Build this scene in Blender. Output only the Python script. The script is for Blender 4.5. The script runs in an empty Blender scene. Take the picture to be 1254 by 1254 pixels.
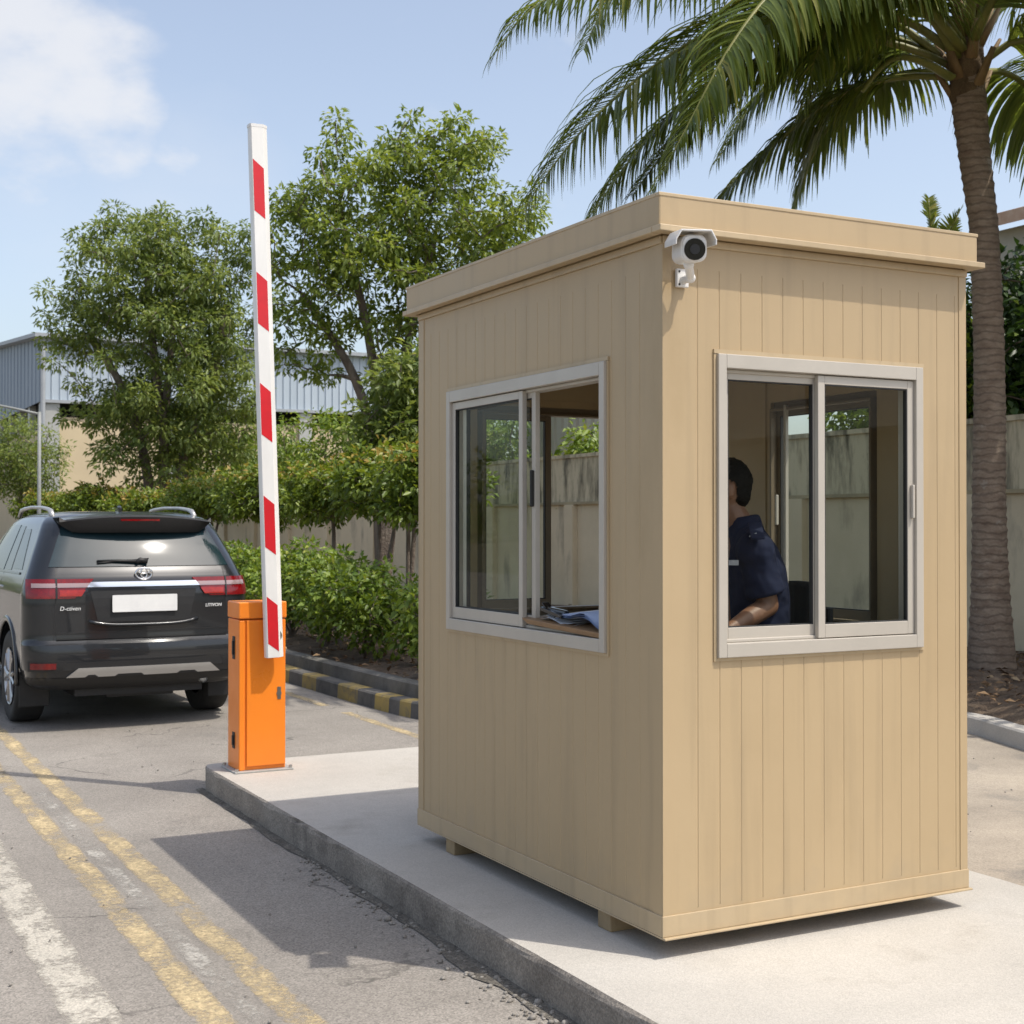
import bpy, bmesh, math, random
import numpy as np
from mathutils import Vector, Matrix

random.seed(7)
rng = np.random.default_rng(11)
scene = bpy.context.scene
COL = scene.collection

# ------------------------------------------------------------------ view geometry (measured from the photo)
F_PX, HC = 1698.0, 1.65
YAW, PITCH = math.atan2(894.0, F_PX), math.atan2(16.0, F_PX)
FWD = np.array([math.sin(YAW) * math.cos(PITCH), math.cos(YAW) * math.cos(PITCH), math.sin(PITCH)])
RGT = np.array([math.cos(YAW), -math.sin(YAW), 0.0])
UPV = np.cross(RGT, FWD)
CAM = np.array([0.0, 0.0, HC])

def at(px, py, d):
    """World point seen at photo pixel (px, py), d metres deep."""
    return CAM + (FWD + RGT * (px - 627) / F_PX - UPV * (py - 627) / F_PX) * d

SUN = np.array([0.93, -1.22, 2.79]); SUN /= np.linalg.norm(SUN)      # direction towards the sun

# ------------------------------------------------------------------ materials
def nodes_of(m):
    m.use_nodes = True
    return m.node_tree.nodes, m.node_tree.links

def mat(name, col, rough=0.6, metal=0.0, spec=0.5, col2=None, nscale=3.0, ndetail=6, nlo=0.35, nhi=0.65,
        stretch=(1, 1, 1), bump=0.0, bscale=60.0, bdetail=4, coat=0.0, col3=None, n3scale=0.6, n3lo=.45, n3hi=.7,
        stretch3=(1, 1, 1), rvar=0.0, voro=0.0, vscale=200., bdist=0.01):
    m = bpy.data.materials.new(name)
    N, L = nodes_of(m)
    b = N['Principled BSDF']
    b.inputs['Roughness'].default_value = rough
    b.inputs['Metallic'].default_value = metal
    b.inputs['Specular IOR Level'].default_value = spec
    b.inputs['Coat Weight'].default_value = coat
    b.inputs['Coat Roughness'].default_value = 0.04
    b.inputs['Base Color'].default_value = (*col, 1)
    tc = N.new('ShaderNodeTexCoord')
    def noise(scale, det, st):
        mp = N.new('ShaderNodeMapping'); mp.inputs['Scale'].default_value = st
        L.new(tc.outputs['Object'], mp.inputs['Vector'])
        n = N.new('ShaderNodeTexNoise'); n.inputs['Scale'].default_value = scale; n.inputs['Detail'].default_value = det
        n.inputs['Roughness'].default_value = 0.65
        L.new(mp.outputs['Vector'], n.inputs['Vector'])
        return n.outputs['Fac']
    def ramp(fac, lo, hi):
        r = N.new('ShaderNodeMapRange'); r.inputs['From Min'].default_value = lo; r.inputs['From Max'].default_value = hi
        L.new(fac, r.inputs['Value']); return r.outputs['Result']
    def mix(fac, a, c):
        x = N.new('ShaderNodeMix'); x.data_type = 'RGBA'
        L.new(fac, x.inputs['Factor'])
        if isinstance(a, tuple): x.inputs['A'].default_value = (*a, 1)
        else: L.new(a, x.inputs['A'])
        if isinstance(c, tuple): x.inputs['B'].default_value = (*c, 1)
        else: L.new(c, x.inputs['B'])
        return x.outputs['Result']
    out = None
    if col2 is not None:
        f1 = ramp(noise(nscale, ndetail, stretch), nlo, nhi)
        out = mix(f1, col, col2)
        if rvar:
            rr = N.new('ShaderNodeMapRange'); rr.inputs['To Min'].default_value = rough - rvar; rr.inputs['To Max'].default_value = rough + rvar
            L.new(f1, rr.inputs['Value']); L.new(rr.outputs['Result'], b.inputs['Roughness'])
    if col3 is not None:
        out = mix(ramp(noise(n3scale, 8, stretch3), n3lo, n3hi), out if out is not None else col, col3)
    if voro:
        v = N.new('ShaderNodeTexVoronoi'); v.inputs['Scale'].default_value = vscale
        L.new(tc.outputs['Object'], v.inputs['Vector'])
        hsv = N.new('ShaderNodeMix'); hsv.data_type = 'RGBA'; hsv.blend_type = 'OVERLAY'
        hsv.inputs['Factor'].default_value = voro
        bw = N.new('ShaderNodeRGBToBW'); L.new(v.outputs['Color'], bw.inputs['Color'])
        if out is not None: L.new(out, hsv.inputs['A'])
        else: hsv.inputs['A'].default_value = (*col, 1)
        L.new(bw.outputs['Val'], hsv.inputs['B'])
        out = hsv.outputs['Result']
    if out is not None:
        L.new(out, b.inputs['Base Color'])
    if bump:
        bp = N.new('ShaderNodeBump'); bp.inputs['Strength'].default_value = bump; bp.inputs['Distance'].default_value = bdist
        L.new(noise(bscale, bdetail, (1, 1, 1)), bp.inputs['Height'])
        L.new(bp.outputs['Normal'], b.inputs['Normal'])
    return m

def leaf_mat(name, dark, light, tip=None, rough=0.42, trans=0.3):
    m = bpy.data.materials.new(name)
    N, L = nodes_of(m)
    b = N['Principled BSDF']; b.inputs['Roughness'].default_value = rough; b.inputs['Specular IOR Level'].default_value = 0.4
    at_ = N.new('ShaderNodeAttribute'); at_.attribute_name = 'var'
    cr = N.new('ShaderNodeValToRGB')
    e = cr.color_ramp.elements
    e[0].position = 0.0; e[0].color = (*dark, 1)
    e[1].position = 0.8; e[1].color = (*light, 1)
    if tip:
        n = e.new(1.0); n.color = (*tip, 1)
    L.new(at_.outputs['Fac'], cr.inputs['Fac'])
    L.new(cr.outputs['Color'], b.inputs['Base Color'])
    t = N.new('ShaderNodeBsdfTranslucent')
    hs = N.new('ShaderNodeHueSaturation'); hs.inputs['Value'].default_value = 1.5; hs.inputs['Saturation'].default_value = 1.1
    hs.inputs['Hue'].default_value = 0.485
    L.new(cr.outputs['Color'], hs.inputs['Color']); L.new(hs.outputs['Color'], t.inputs['Color'])
    mx = N.new('ShaderNodeMixShader'); mx.inputs['Fac'].default_value = trans
    L.new(b.outputs[0], mx.inputs[1]); L.new(t.outputs[0], mx.inputs[2])
    L.new(mx.outputs[0], N['Material Output'].inputs['Surface'])
    return m

def glass_mat(name, tint, refl=1.0):
    """thin architectural glass: clear transmission with Fresnel reflection"""
    m = bpy.data.materials.new(name)
    N, L = nodes_of(m)
    N.remove(N['Principled BSDF'])
    tr = N.new('ShaderNodeBsdfTransparent'); tr.inputs['Color'].default_value = (*tint, 1)
    gl = N.new('ShaderNodeBsdfGlossy'); gl.inputs['Roughness'].default_value = 0.015
    gl.inputs['Color'].default_value = (refl, refl, refl, 1)
    lw = N.new('ShaderNodeLayerWeight'); lw.inputs['Blend'].default_value = .5
    pw = N.new('ShaderNodeMath'); pw.operation = 'POWER'; pw.inputs[1].default_value = 4.6; L.new(lw.outputs['Facing'], pw.inputs[0])
    ma = N.new('ShaderNodeMath'); ma.operation = 'MULTIPLY_ADD'; ma.inputs[1].default_value = .45; ma.inputs[2].default_value = .014; L.new(pw.outputs[0], ma.inputs[0])
    mx = N.new('ShaderNodeMixShader')
    L.new(ma.outputs[0], mx.inputs[0]); L.new(tr.outputs[0], mx.inputs[1]); L.new(gl.outputs[0], mx.inputs[2])
    L.new(mx.outputs[0], N['Material Output'].inputs['Surface'])
    return m

def worn_paint(name, paint, under, scale, lo, hi, under2):
    """road paint worn through to the asphalt"""
    m = mat(name, paint, 0.75, col2=tuple(c * .86 for c in paint), nscale=1.3, voro=.35, vscale=160, bump=.4, bscale=140)
    N, L = nodes_of(m)
    b = N['Principled BSDF']
    src = b.inputs['Base Color'].links[0].from_socket
    tc = N.new('ShaderNodeTexCoord')
    mp = N.new('ShaderNodeMapping'); mp.inputs['Scale'].default_value = (1.2, 0.8, 1)
    L.new(tc.outputs['Object'], mp.inputs['Vector'])
    n = N.new('ShaderNodeTexNoise'); n.inputs['Scale'].default_value = scale; n.inputs['Detail'].default_value = 10; n.inputs['Roughness'].default_value = .72
    L.new(mp.outputs['Vector'], n.inputs['Vector'])
    r = N.new('ShaderNodeMapRange'); r.inputs['From Min'].default_value = lo; r.inputs['From Max'].default_value = hi
    sep = N.new('ShaderNodeSeparateXYZ'); L.new(tc.outputs['Generated'], sep.inputs[0])
    e1 = N.new('ShaderNodeMath'); e1.operation = 'SUBTRACT'; e1.inputs[1].default_value = .5; L.new(sep.outputs['X'], e1.inputs[0])
    e2 = N.new('ShaderNodeMath'); e2.operation = 'ABSOLUTE'; L.new(e1.outputs[0], e2.inputs[0])
    e3 = N.new('ShaderNodeMath'); e3.operation = 'POWER'; e3.inputs[1].default_value = 4; L.new(e2.outputs[0], e3.inputs[0])
    e4 = N.new('ShaderNodeMath'); e4.operation = 'MULTIPLY_ADD'; e4.inputs[1].default_value = 3.2; L.new(e3.outputs[0], e4.inputs[0]); L.new(n.outputs['Fac'], e4.inputs[2])
    n2 = N.new('ShaderNodeTexNoise'); n2.inputs['Scale'].default_value = 38; n2.inputs['Detail'].default_value = 5; L.new(tc.outputs['Object'], n2.inputs['Vector'])
    e5 = N.new('ShaderNodeMath'); e5.operation = 'MULTIPLY_ADD'; e5.inputs[1].default_value = .42; e5.inputs[2].default_value = -.21; L.new(n2.outputs['Fac'], e5.inputs[0])
    e6 = N.new('ShaderNodeMath'); e6.operation = 'ADD'; L.new(e4.outputs[0], e6.inputs[0]); L.new(e5.outputs[0], e6.inputs[1])
    L.new(e6.outputs[0], r.inputs['Value'])
    tr = N.new('ShaderNodeBsdfTransparent'); mx = N.new('ShaderNodeMixShader')
    L.new(r.outputs['Result'], mx.inputs[0]); L.new(b.outputs[0], mx.inputs[1]); L.new(tr.outputs[0], mx.inputs[2])
    L.new(mx.outputs[0], N['Material Output'].inputs['Surface'])
    return m

M = {}
M['asphalt'] = mat('asphalt', (.205, .186, .163), .88, col2=(.285, .26, .228), nscale=.55, ndetail=9, nlo=.36, nhi=.66,
                   col3=(.158, .145, .128), n3scale=1.7, n3lo=.56, n3hi=.76, voro=.38, vscale=150, bump=.5, bscale=150, bdist=.006)
def cracks(m, scale, width, lo, hi, col):
    N, L = nodes_of(m); b = N['Principled BSDF']; src = b.inputs['Base Color'].links[0].from_socket
    tc = N.new('ShaderNodeTexCoord')
    wn = N.new('ShaderNodeTexNoise'); wn.inputs['Scale'].default_value = 3; wn.inputs['Detail'].default_value = 6; L.new(tc.outputs['Object'], wn.inputs['Vector'])
    sc_ = N.new('ShaderNodeVectorMath'); sc_.operation = 'SCALE'; sc_.inputs['Scale'].default_value = .55; L.new(wn.outputs['Color'], sc_.inputs[0])
    ad = N.new('ShaderNodeVectorMath'); ad.operation = 'ADD'; L.new(tc.outputs['Object'], ad.inputs[0]); L.new(sc_.outputs[0], ad.inputs[1])
    v = N.new('ShaderNodeTexVoronoi'); v.feature = 'DISTANCE_TO_EDGE'; v.inputs['Scale'].default_value = scale; L.new(ad.outputs[0], v.inputs['Vector'])
    r = N.new('ShaderNodeMapRange'); r.inputs['From Min'].default_value = width; r.inputs['From Max'].default_value = width * .25; L.new(v.outputs['Distance'], r.inputs['Value'])
    n = N.new('ShaderNodeTexNoise'); n.inputs['Scale'].default_value = .9; n.inputs['Detail'].default_value = 3; L.new(tc.outputs['Object'], n.inputs['Vector'])
    g = N.new('ShaderNodeMapRange'); g.inputs['From Min'].default_value = lo; g.inputs['From Max'].default_value = hi; L.new(n.outputs['Fac'], g.inputs['Value'])
    mu = N.new('ShaderNodeMath'); mu.operation = 'MULTIPLY'; L.new(r.outputs[0], mu.inputs[0]); L.new(g.outputs[0], mu.inputs[1])
    x = N.new('ShaderNodeMix'); x.data_type = 'RGBA'; L.new(mu.outputs[0], x.inputs['Factor']); L.new(src, x.inputs['A']); x.inputs['B'].default_value = (*col, 1)
    L.new(x.outputs['Result'], b.inputs['Base Color'])
cracks(M['asphalt'], .75, .010, .52, .62, (.07, .064, .056))
M['dusty'] = mat('dusty_asphalt', (.27, .232, .185), .9, col2=(.39, .335, .265), nscale=.8, ndetail=9, col3=(.18, .165, .145), n3scale=2.2, n3lo=.55,
                 n3hi=.75, voro=.22, vscale=150, bump=.35, bscale=140, bdist=.005)
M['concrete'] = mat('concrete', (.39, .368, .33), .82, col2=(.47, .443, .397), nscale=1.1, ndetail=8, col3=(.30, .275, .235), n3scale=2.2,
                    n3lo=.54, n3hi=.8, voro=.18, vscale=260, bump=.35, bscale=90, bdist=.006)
cracks(M['concrete'], .42, .006, .60, .66, (.2, .18, .155))
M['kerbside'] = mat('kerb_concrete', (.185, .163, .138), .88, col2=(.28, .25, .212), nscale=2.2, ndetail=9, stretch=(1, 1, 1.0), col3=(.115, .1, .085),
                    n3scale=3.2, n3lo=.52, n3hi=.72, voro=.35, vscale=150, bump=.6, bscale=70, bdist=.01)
M['mosscon'] = mat('mossy_concrete', (.10, .095, .082), .9, col2=(.19, .178, .155), nscale=3, ndetail=8, col3=(.07, .07, .055), n3scale=2, n3lo=.5, n3hi=.7, bump=.6, bscale=50, bdist=.015)
M['kerb_yellow'] = mat('kerb_yellow', (.42, .30, .09), .85, col2=(.3, .23, .1), nscale=5, ndetail=8, col3=(.15, .135, .11), n3scale=7, n3lo=.5, n3hi=.68, bump=.3)
M['kerb_black'] = mat('kerb_black', (.075, .073, .07), .85, col2=(.15, .14, .125), nscale=5, ndetail=8, bump=.3)
M['soil'] = mat('soil', (.105, .068, .042), .95, col2=(.2, .145, .095), nscale=4, ndetail=10, col3=(.05, .034, .022), n3scale=9, n3lo=.5, n3hi=.7, bump=1, bscale=40, bdist=.03)
M['ground'] = mat('ground', (.16, .13, .085), .95, col2=(.09, .1, .045), nscale=.3, ndetail=10, bump=.6, bscale=10, bdist=.05)
M['yline'] = worn_paint('yellow_road_paint', (.55, .435, .25), (.235, .222, .2), 3.0, .365, .66, (.33, .31, .27))
M['wline'] = worn_paint('white_road_paint', (.47, .435, .37), (.235, .222, .2), 5.0, .47, .70, (.34, .325, .3))
M['residue'] = worn_paint('faded_paint', (.42, .395, .35), (.2, .19, .175), 4.5, .38, .6, (.25, .24, .22))
M['grime'] = mat('kerb_grime', (.09, .08, .066), .95, col2=(.17, .155, .13), nscale=7, ndetail=9, voro=.5, vscale=120, bump=1, bscale=60, bdist=.015)
M['tan'] = mat('tan_painted_steel', (.41, .304, .174), .45, col2=(.44, .328, .19), nscale=1.6, ndetail=7, nlo=.3, nhi=.7, col3=(.36, .263, .142),
               n3scale=1.4, n3lo=.6, n3hi=.8, stretch3=(1.2, 1.2, .35), rvar=.06, bump=.04, bscale=25)
def weathered(m, streak, splash):
    """rain streaks and splashed dirt with ragged shapes"""
    N, L = nodes_of(m); b = N['Principled BSDF']; src = b.inputs['Base Color'].links[0].from_socket
    tc = N.new('ShaderNodeTexCoord')
    mp = N.new('ShaderNodeMapping'); mp.inputs['Scale'].default_value = (9, 9, .55); L.new(tc.outputs['Object'], mp.inputs['Vector'])
    n = N.new('ShaderNodeTexNoise'); n.inputs['Scale'].default_value = 1.6; n.inputs['Detail'].default_value = 7; L.new(mp.outputs['Vector'], n.inputs['Vector'])
    r = N.new('ShaderNodeMapRange'); r.inputs['From Min'].default_value = .52; r.inputs['From Max'].default_value = .78; r.inputs['To Max'].default_value = streak; L.new(n.outputs['Fac'], r.inputs['Value'])
    x = N.new('ShaderNodeMix'); x.data_type = 'RGBA'; L.new(r.outputs[0], x.inputs['Factor']); L.new(src, x.inputs['A']); x.inputs['B'].default_value = (.25, .19, .115, 1)
    sp = N.new('ShaderNodeSeparateXYZ'); L.new(tc.outputs['Object'], sp.inputs[0])
    n2 = N.new('ShaderNodeTexNoise'); n2.inputs['Scale'].default_value = 7; n2.inputs['Detail'].default_value = 9; L.new(tc.outputs['Object'], n2.inputs['Vector'])
    h = N.new('ShaderNodeMath'); h.operation = 'MULTIPLY_ADD'; h.inputs[1].default_value = -2.2; h.inputs[2].default_value = .72; L.new(sp.outputs['Z'], h.inputs[0])
    q = N.new('ShaderNodeMath'); q.operation = 'MULTIPLY_ADD'; q.inputs[1].default_value = 1.6; q.inputs[2].default_value = -1.05; L.new(n2.outputs['Fac'], q.inputs[0])
    a = N.new('ShaderNodeMath'); a.operation = 'ADD'; a.use_clamp = True; L.new(h.outputs[0], a.inputs[0]); L.new(q.outputs[0], a.inputs[1])
    g = N.new('ShaderNodeMath'); g.operation = 'MULTIPLY'; g.inputs[1].default_value = splash; L.new(a.outputs[0], g.inputs[0])
    y = N.new('ShaderNodeMix'); y.data_type = 'RGBA'; L.new(g.outputs[0], y.inputs['Factor']); L.new(x.outputs['Result'], y.inputs['A']); y.inputs['B'].default_value = (.30, .25, .18, 1)
    L.new(y.outputs['Result'], b.inputs['Base Color'])
weathered(M['tan'], .32, .55)
M['tan_trim'] = mat('tan_trim', (.445, .34, .205), .4, col2=(.47, .362, .222), nscale=2, col3=(.40, .302, .178), n3scale=1.2, rvar=.05, bump=.03, bscale=30)
weathered(M['tan_trim'], .4, .5)
M['liner'] = mat('interior_liner', (.44, .335, .2), .6, col2=(.40, .3, .175), nscale=2)
M['alu'] = mat('white_aluminium', (.475, .435, .375), .36, metal=.1, col2=(.43, .395, .34), nscale=3, rvar=.05)
M['bronze'] = mat('interior_window_frame', (.2, .155, .1), .45, col2=(.17, .13, .085), nscale=4)
M['gasket'] = mat('black_gasket', (.02, .02, .02), .7, col2=(.03, .03, .03))
M['glass'] = glass_mat('clear_glass', (.9, .93, .9), .8)
M['glass_grey'] = glass_mat('tinted_glass', (.87, .91, .87), .9)
M['timber'] = mat('skid_timber', (.33, .24, .13), .75, col2=(.22, .16, .09), nscale=6, stretch=(.3, 1, 1), bump=.3)
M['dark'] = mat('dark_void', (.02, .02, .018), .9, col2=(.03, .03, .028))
M['white_plastic'] = mat('white_plastic', (.74, .73, .71), .32, col2=(.68, .67, .65), nscale=12)
M['black_gloss'] = mat('black_gloss', (.008, .008, .009), .08, col2=(.012, .012, .012))
M['black_matt'] = mat('black_plastic', (.010, .010, .011), .55, col2=(.014, .014, .014), nscale=20)
M['orange'] = mat('orange_powder_coat', (.86, .235, .02), .33, col2=(.8, .215, .018), nscale=2.5, rvar=.06, bump=.03, bscale=200, col3=(.7, .2, .03), n3scale=3, n3lo=.62, n3hi=.8)
M['boom_white'] = mat('boom_white', (.78, .77, .74), .35, col2=(.7, .69, .66), nscale=5, stretch=(1, 1, .3))
M['red_film'] = mat('red_reflective_film', (.62, .012, .02), .38, col2=(.52, .012, .02), nscale=9)
M['steel'] = mat('steel', (.55, .55, .54), .3, metal=1, col2=(.45, .45, .44), nscale=8)
M['carpaint'] = mat('car_paint', (.012, .0135, .016), .28, metal=.25, spec=.4, coat=.7, col2=(.016, .0175, .020), nscale=1.5)
M['carglass'] = mat('car_glass', (.010, .024, .030), .045, spec=.5, col2=(.016, .032, .038), coat=.0)
M['carglass'].node_tree.nodes['Principled BSDF'].inputs['IOR'].default_value = 1.62
M['chrome'] = mat('chrome', (.82, .82, .82), .1, metal=1, col2=(.78, .78, .78))
M['silver'] = mat('silver_paint', (.5, .49, .47), .32, metal=.6, col2=(.46, .45, .43))
M['redlens'] = mat('red_lens', (.19, .002, .004), .14, coat=.3, col2=(.12, .001, .003), nscale=18)
M['amber'] = mat('orange_red_lens', (.36, .015, .006), .14, coat=.35, col2=(.26, .006, .004), nscale=24)
M['clearlens'] = mat('clear_lens', (.36, .25, .24), .14, coat=.3, metal=.3, col2=(.34, .25, .25), nscale=30)
M['plate'] = mat('number_plate', (.74, .74, .72), .35, col2=(.66, .66, .65), nscale=6)
M['tyre'] = mat('tyre_rubber', (.018, .018, .018), .8, col2=(.03, .029, .027), nscale=8, bump=.3, bscale=90)
M['alloy'] = mat('alloy', (.42, .42, .43), .28, metal=.9, col2=(.36, .36, .37))
M['skin'] = mat('skin', (.235, .115, .066), .5, col2=(.19, .09, .052), nscale=14, bump=.1, bscale=150)
M['hair'] = mat('black_hair', (.006, .005, .0045), .8, spec=.15, col2=(.010, .009, .008), nscale=40, stretch=(1, 1, .2), bump=.3, bscale=120, bdist=.004)
M['navy'] = mat('navy_cloth', (.011, .014, .036), .85, col2=(.015, .019, .044), nscale=7, bump=.8, bscale=7, bdetail=2, bdist=.05, spec=.2)
M['trouser'] = mat('dark_trousers', (.012, .014, .022), .9, col2=(.018, .02, .03), nscale=9, bump=.3)
M['badge'] = mat('badge_thread', (.5, .5, .52), .7, col2=(.4, .4, .44), nscale=60)
M['chairfab'] = mat('chair_fabric', (.012, .012, .013), .85, col2=(.02, .02, .02), nscale=60, bump=.2)
M['paper'] = mat('paper', (.78, .78, .79), .8, col2=(.7, .71, .74), nscale=12)
M['bluepaper'] = mat('blue_paper', (.33, .42, .62), .75, col2=(.42, .5, .68), nscale=9)
M['hardboard'] = mat('hardboard', (.27, .16, .075), .5, col2=(.22, .125, .06), nscale=20)
M['bark'] = mat('bark', (.12, .092, .07), .9, col2=(.2, .165, .13), nscale=9, stretch=(1, 1, .25), bump=.9, bscale=22, bdist=.03)
M['wallcream'] = mat('stained_render', (.66, .56, .39), .9, col2=(.58, .49, .335), nscale=1.2, ndetail=9, col3=(.2, .18, .14), n3scale=1.1, n3lo=.56, n3hi=.78, stretch3=(1.5, 1.5, .5), bump=.4, bscale=30)
M['wallband'] = mat('algae_streaked_render', (.58, .5, .345), .9, col2=(.16, .14, .095), nscale=3.0, ndetail=8, nlo=.46, nhi=.66, stretch=(1.4, 1.4, .3),
                    col3=(.06, .058, .045), n3scale=2.2, n3lo=.56, n3hi=.7, stretch3=(1, 1, .5), bump=.4, bscale=30)
M['ledge'] = mat('wall_ledge', (.44, .36, .22), .85, col2=(.3, .25, .16), nscale=3)
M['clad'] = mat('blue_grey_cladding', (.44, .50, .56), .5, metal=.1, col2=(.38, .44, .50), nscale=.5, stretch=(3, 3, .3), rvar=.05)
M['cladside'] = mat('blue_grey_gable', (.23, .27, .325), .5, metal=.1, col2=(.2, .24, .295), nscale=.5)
M['creamwall'] = mat('cream_plaster', (.56, .46, .30), .9, col2=(.5, .41, .27), nscale=.7, ndetail=7, bump=.2)
M['roofgrey'] = mat('roof_sheet', (.34, .36, .38), .5, col2=(.3, .32, .34))
M['tile'] = mat('terracotta_tile', (.5, .3, .2), .8, col2=(.6, .42, .3), nscale=6, bump=.4)
M['housewall'] = mat('house_render', (.5, .46, .38), .85, col2=(.44, .4, .33))
M['shed'] = mat('pale_corrugated_sheet', (.62, .58, .52), .6, col2=(.52, .48, .43), nscale=2, stretch=(1, 1, .2))
M['pole'] = mat('galvanised_pole', (.45, .45, .43), .5, metal=.3, col2=(.38, .38, .36))
M['lamp_grey'] = mat('weathered_grey_paint', (.26, .27, .26), .6, col2=(.2, .21, .2))
M['leafL'] = leaf_mat('leaf_dark_tree', (.075, .12, .03), (.24, .295, .07), (.33, .36, .1), trans=.4)
M['leafR'] = leaf_mat('leaf_bright_tree', (.085, .135, .025), (.27, .335, .065), (.35, .38, .11), trans=.42)
M['leafclip'] = leaf_mat('leaf_clipped_tree', (.055, .1, .015), (.25, .32, .045), (.36, .24, .07), trans=.3)
M['leafhedge'] = leaf_mat('leaf_shrub', (.06, .115, .016), (.24, .32, .045), (.34, .36, .08), trans=.3)
M['leafdark'] = leaf_mat('leaf_deep_green', (.015, .036, .009), (.06, .115, .022), (.13, .18, .04), trans=.25)
M['frond'] = leaf_mat('palm_leaflet', (.04, .08, .018), (.215, .26, .05), (.36, .34, .1), rough=.36, trans=.42)
M['rachis'] = mat('palm_rachis', (.2, .19, .045), .5, col2=(.13, .14, .03), nscale=5)
M['fibre'] = mat('palm_fibre', (.085, .055, .03), .95, col2=(.17, .115, .06), nscale=14, stretch=(1, 1, .3), bump=1, bscale=40, bdist=.02)
M['boot'] = mat('leaf_base', (.23, .15, .06), .7, col2=(.14, .085, .035), nscale=6, stretch=(1, 1, .3))
M['litter'] = leaf_mat('leaf_litter', (.09, .05, .025), (.26, .17, .09), (.4, .3, .18), rough=.8, trans=.1)
M['pebble'] = mat('pebble', (.3, .28, .25), .9, col2=(.16, .145, .125), nscale=30)

# palm bark with rings
def palm_bark():
    m = mat('palm_bark', (.185, .13, .092), .92, col2=(.29, .225, .165), nscale=7, ndetail=9, stretch=(1, 1, 2.2), col3=(.38, .35, .3), n3scale=3.2, n3lo=.63, n3hi=.74,
            bump=.8, bscale=26, bdist=.02)
    N, L = nodes_of(m); b = N['Principled BSDF']; src = b.inputs['Base Color'].links[0].from_socket
    tc = N.new('ShaderNodeTexCoord'); w_ = N.new('ShaderNodeTexWave'); w_.bands_direction = 'Z'; w_.inputs['Scale'].default_value = 4.3; w_.inputs['Distortion'].default_value = 4.5
    w_.inputs['Detail'].default_value = 4; w_.inputs['Detail Scale'].default_value = 1.6; L.new(tc.outputs['Object'], w_.inputs['Vector'])
    r = N.new('ShaderNodeMapRange'); r.inputs['From Min'].default_value = .0; r.inputs['From Max'].default_value = .28; r.inputs['To Min'].default_value = .5; r.inputs['To Max'].default_value = 0; L.new(w_.outputs['Fac'], r.inputs['Value'])
    x = N.new('ShaderNodeMix'); x.data_type = 'RGBA'; L.new(r.outputs[0], x.inputs['Factor']); L.new(src, x.inputs['A']); x.inputs['B'].default_value = (.06, .042, .032, 1)
    L.new(x.outputs['Result'], b.inputs['Base Color'])
    return m
M['palmbark'] = palm_bark()

# ------------------------------------------------------------------ mesh helpers
def root_loc(p):
    while p is not None and p.parent is not None: p = p.parent
    return np.array(p.location) if p is not None else np.zeros(3)

def link(name, me, m, parent=None):
    o = bpy.data.objects.new(name, me); COL.objects.link(o)
    if m is not None:
        for x in (m if isinstance(m, (list, tuple)) else [m]): me.materials.append(x)
    if parent is not None: o.parent = parent
    return o

def tag(o, label, cat, group=None):
    o['label'] = label; o['category'] = cat
    if group: o['group'] = group
    return o

def thing(name, label, cat, loc, rz=0.0, group=None):
    o = bpy.data.objects.new(name, None); COL.objects.link(o)
    o.empty_display_size = .2
    o.location = [float(v) for v in loc]; o.rotation_euler = (0, 0, rz)
    return tag(o, label, cat, group)

def structure(o):
    o['kind'] = 'structure'; return o

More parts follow.
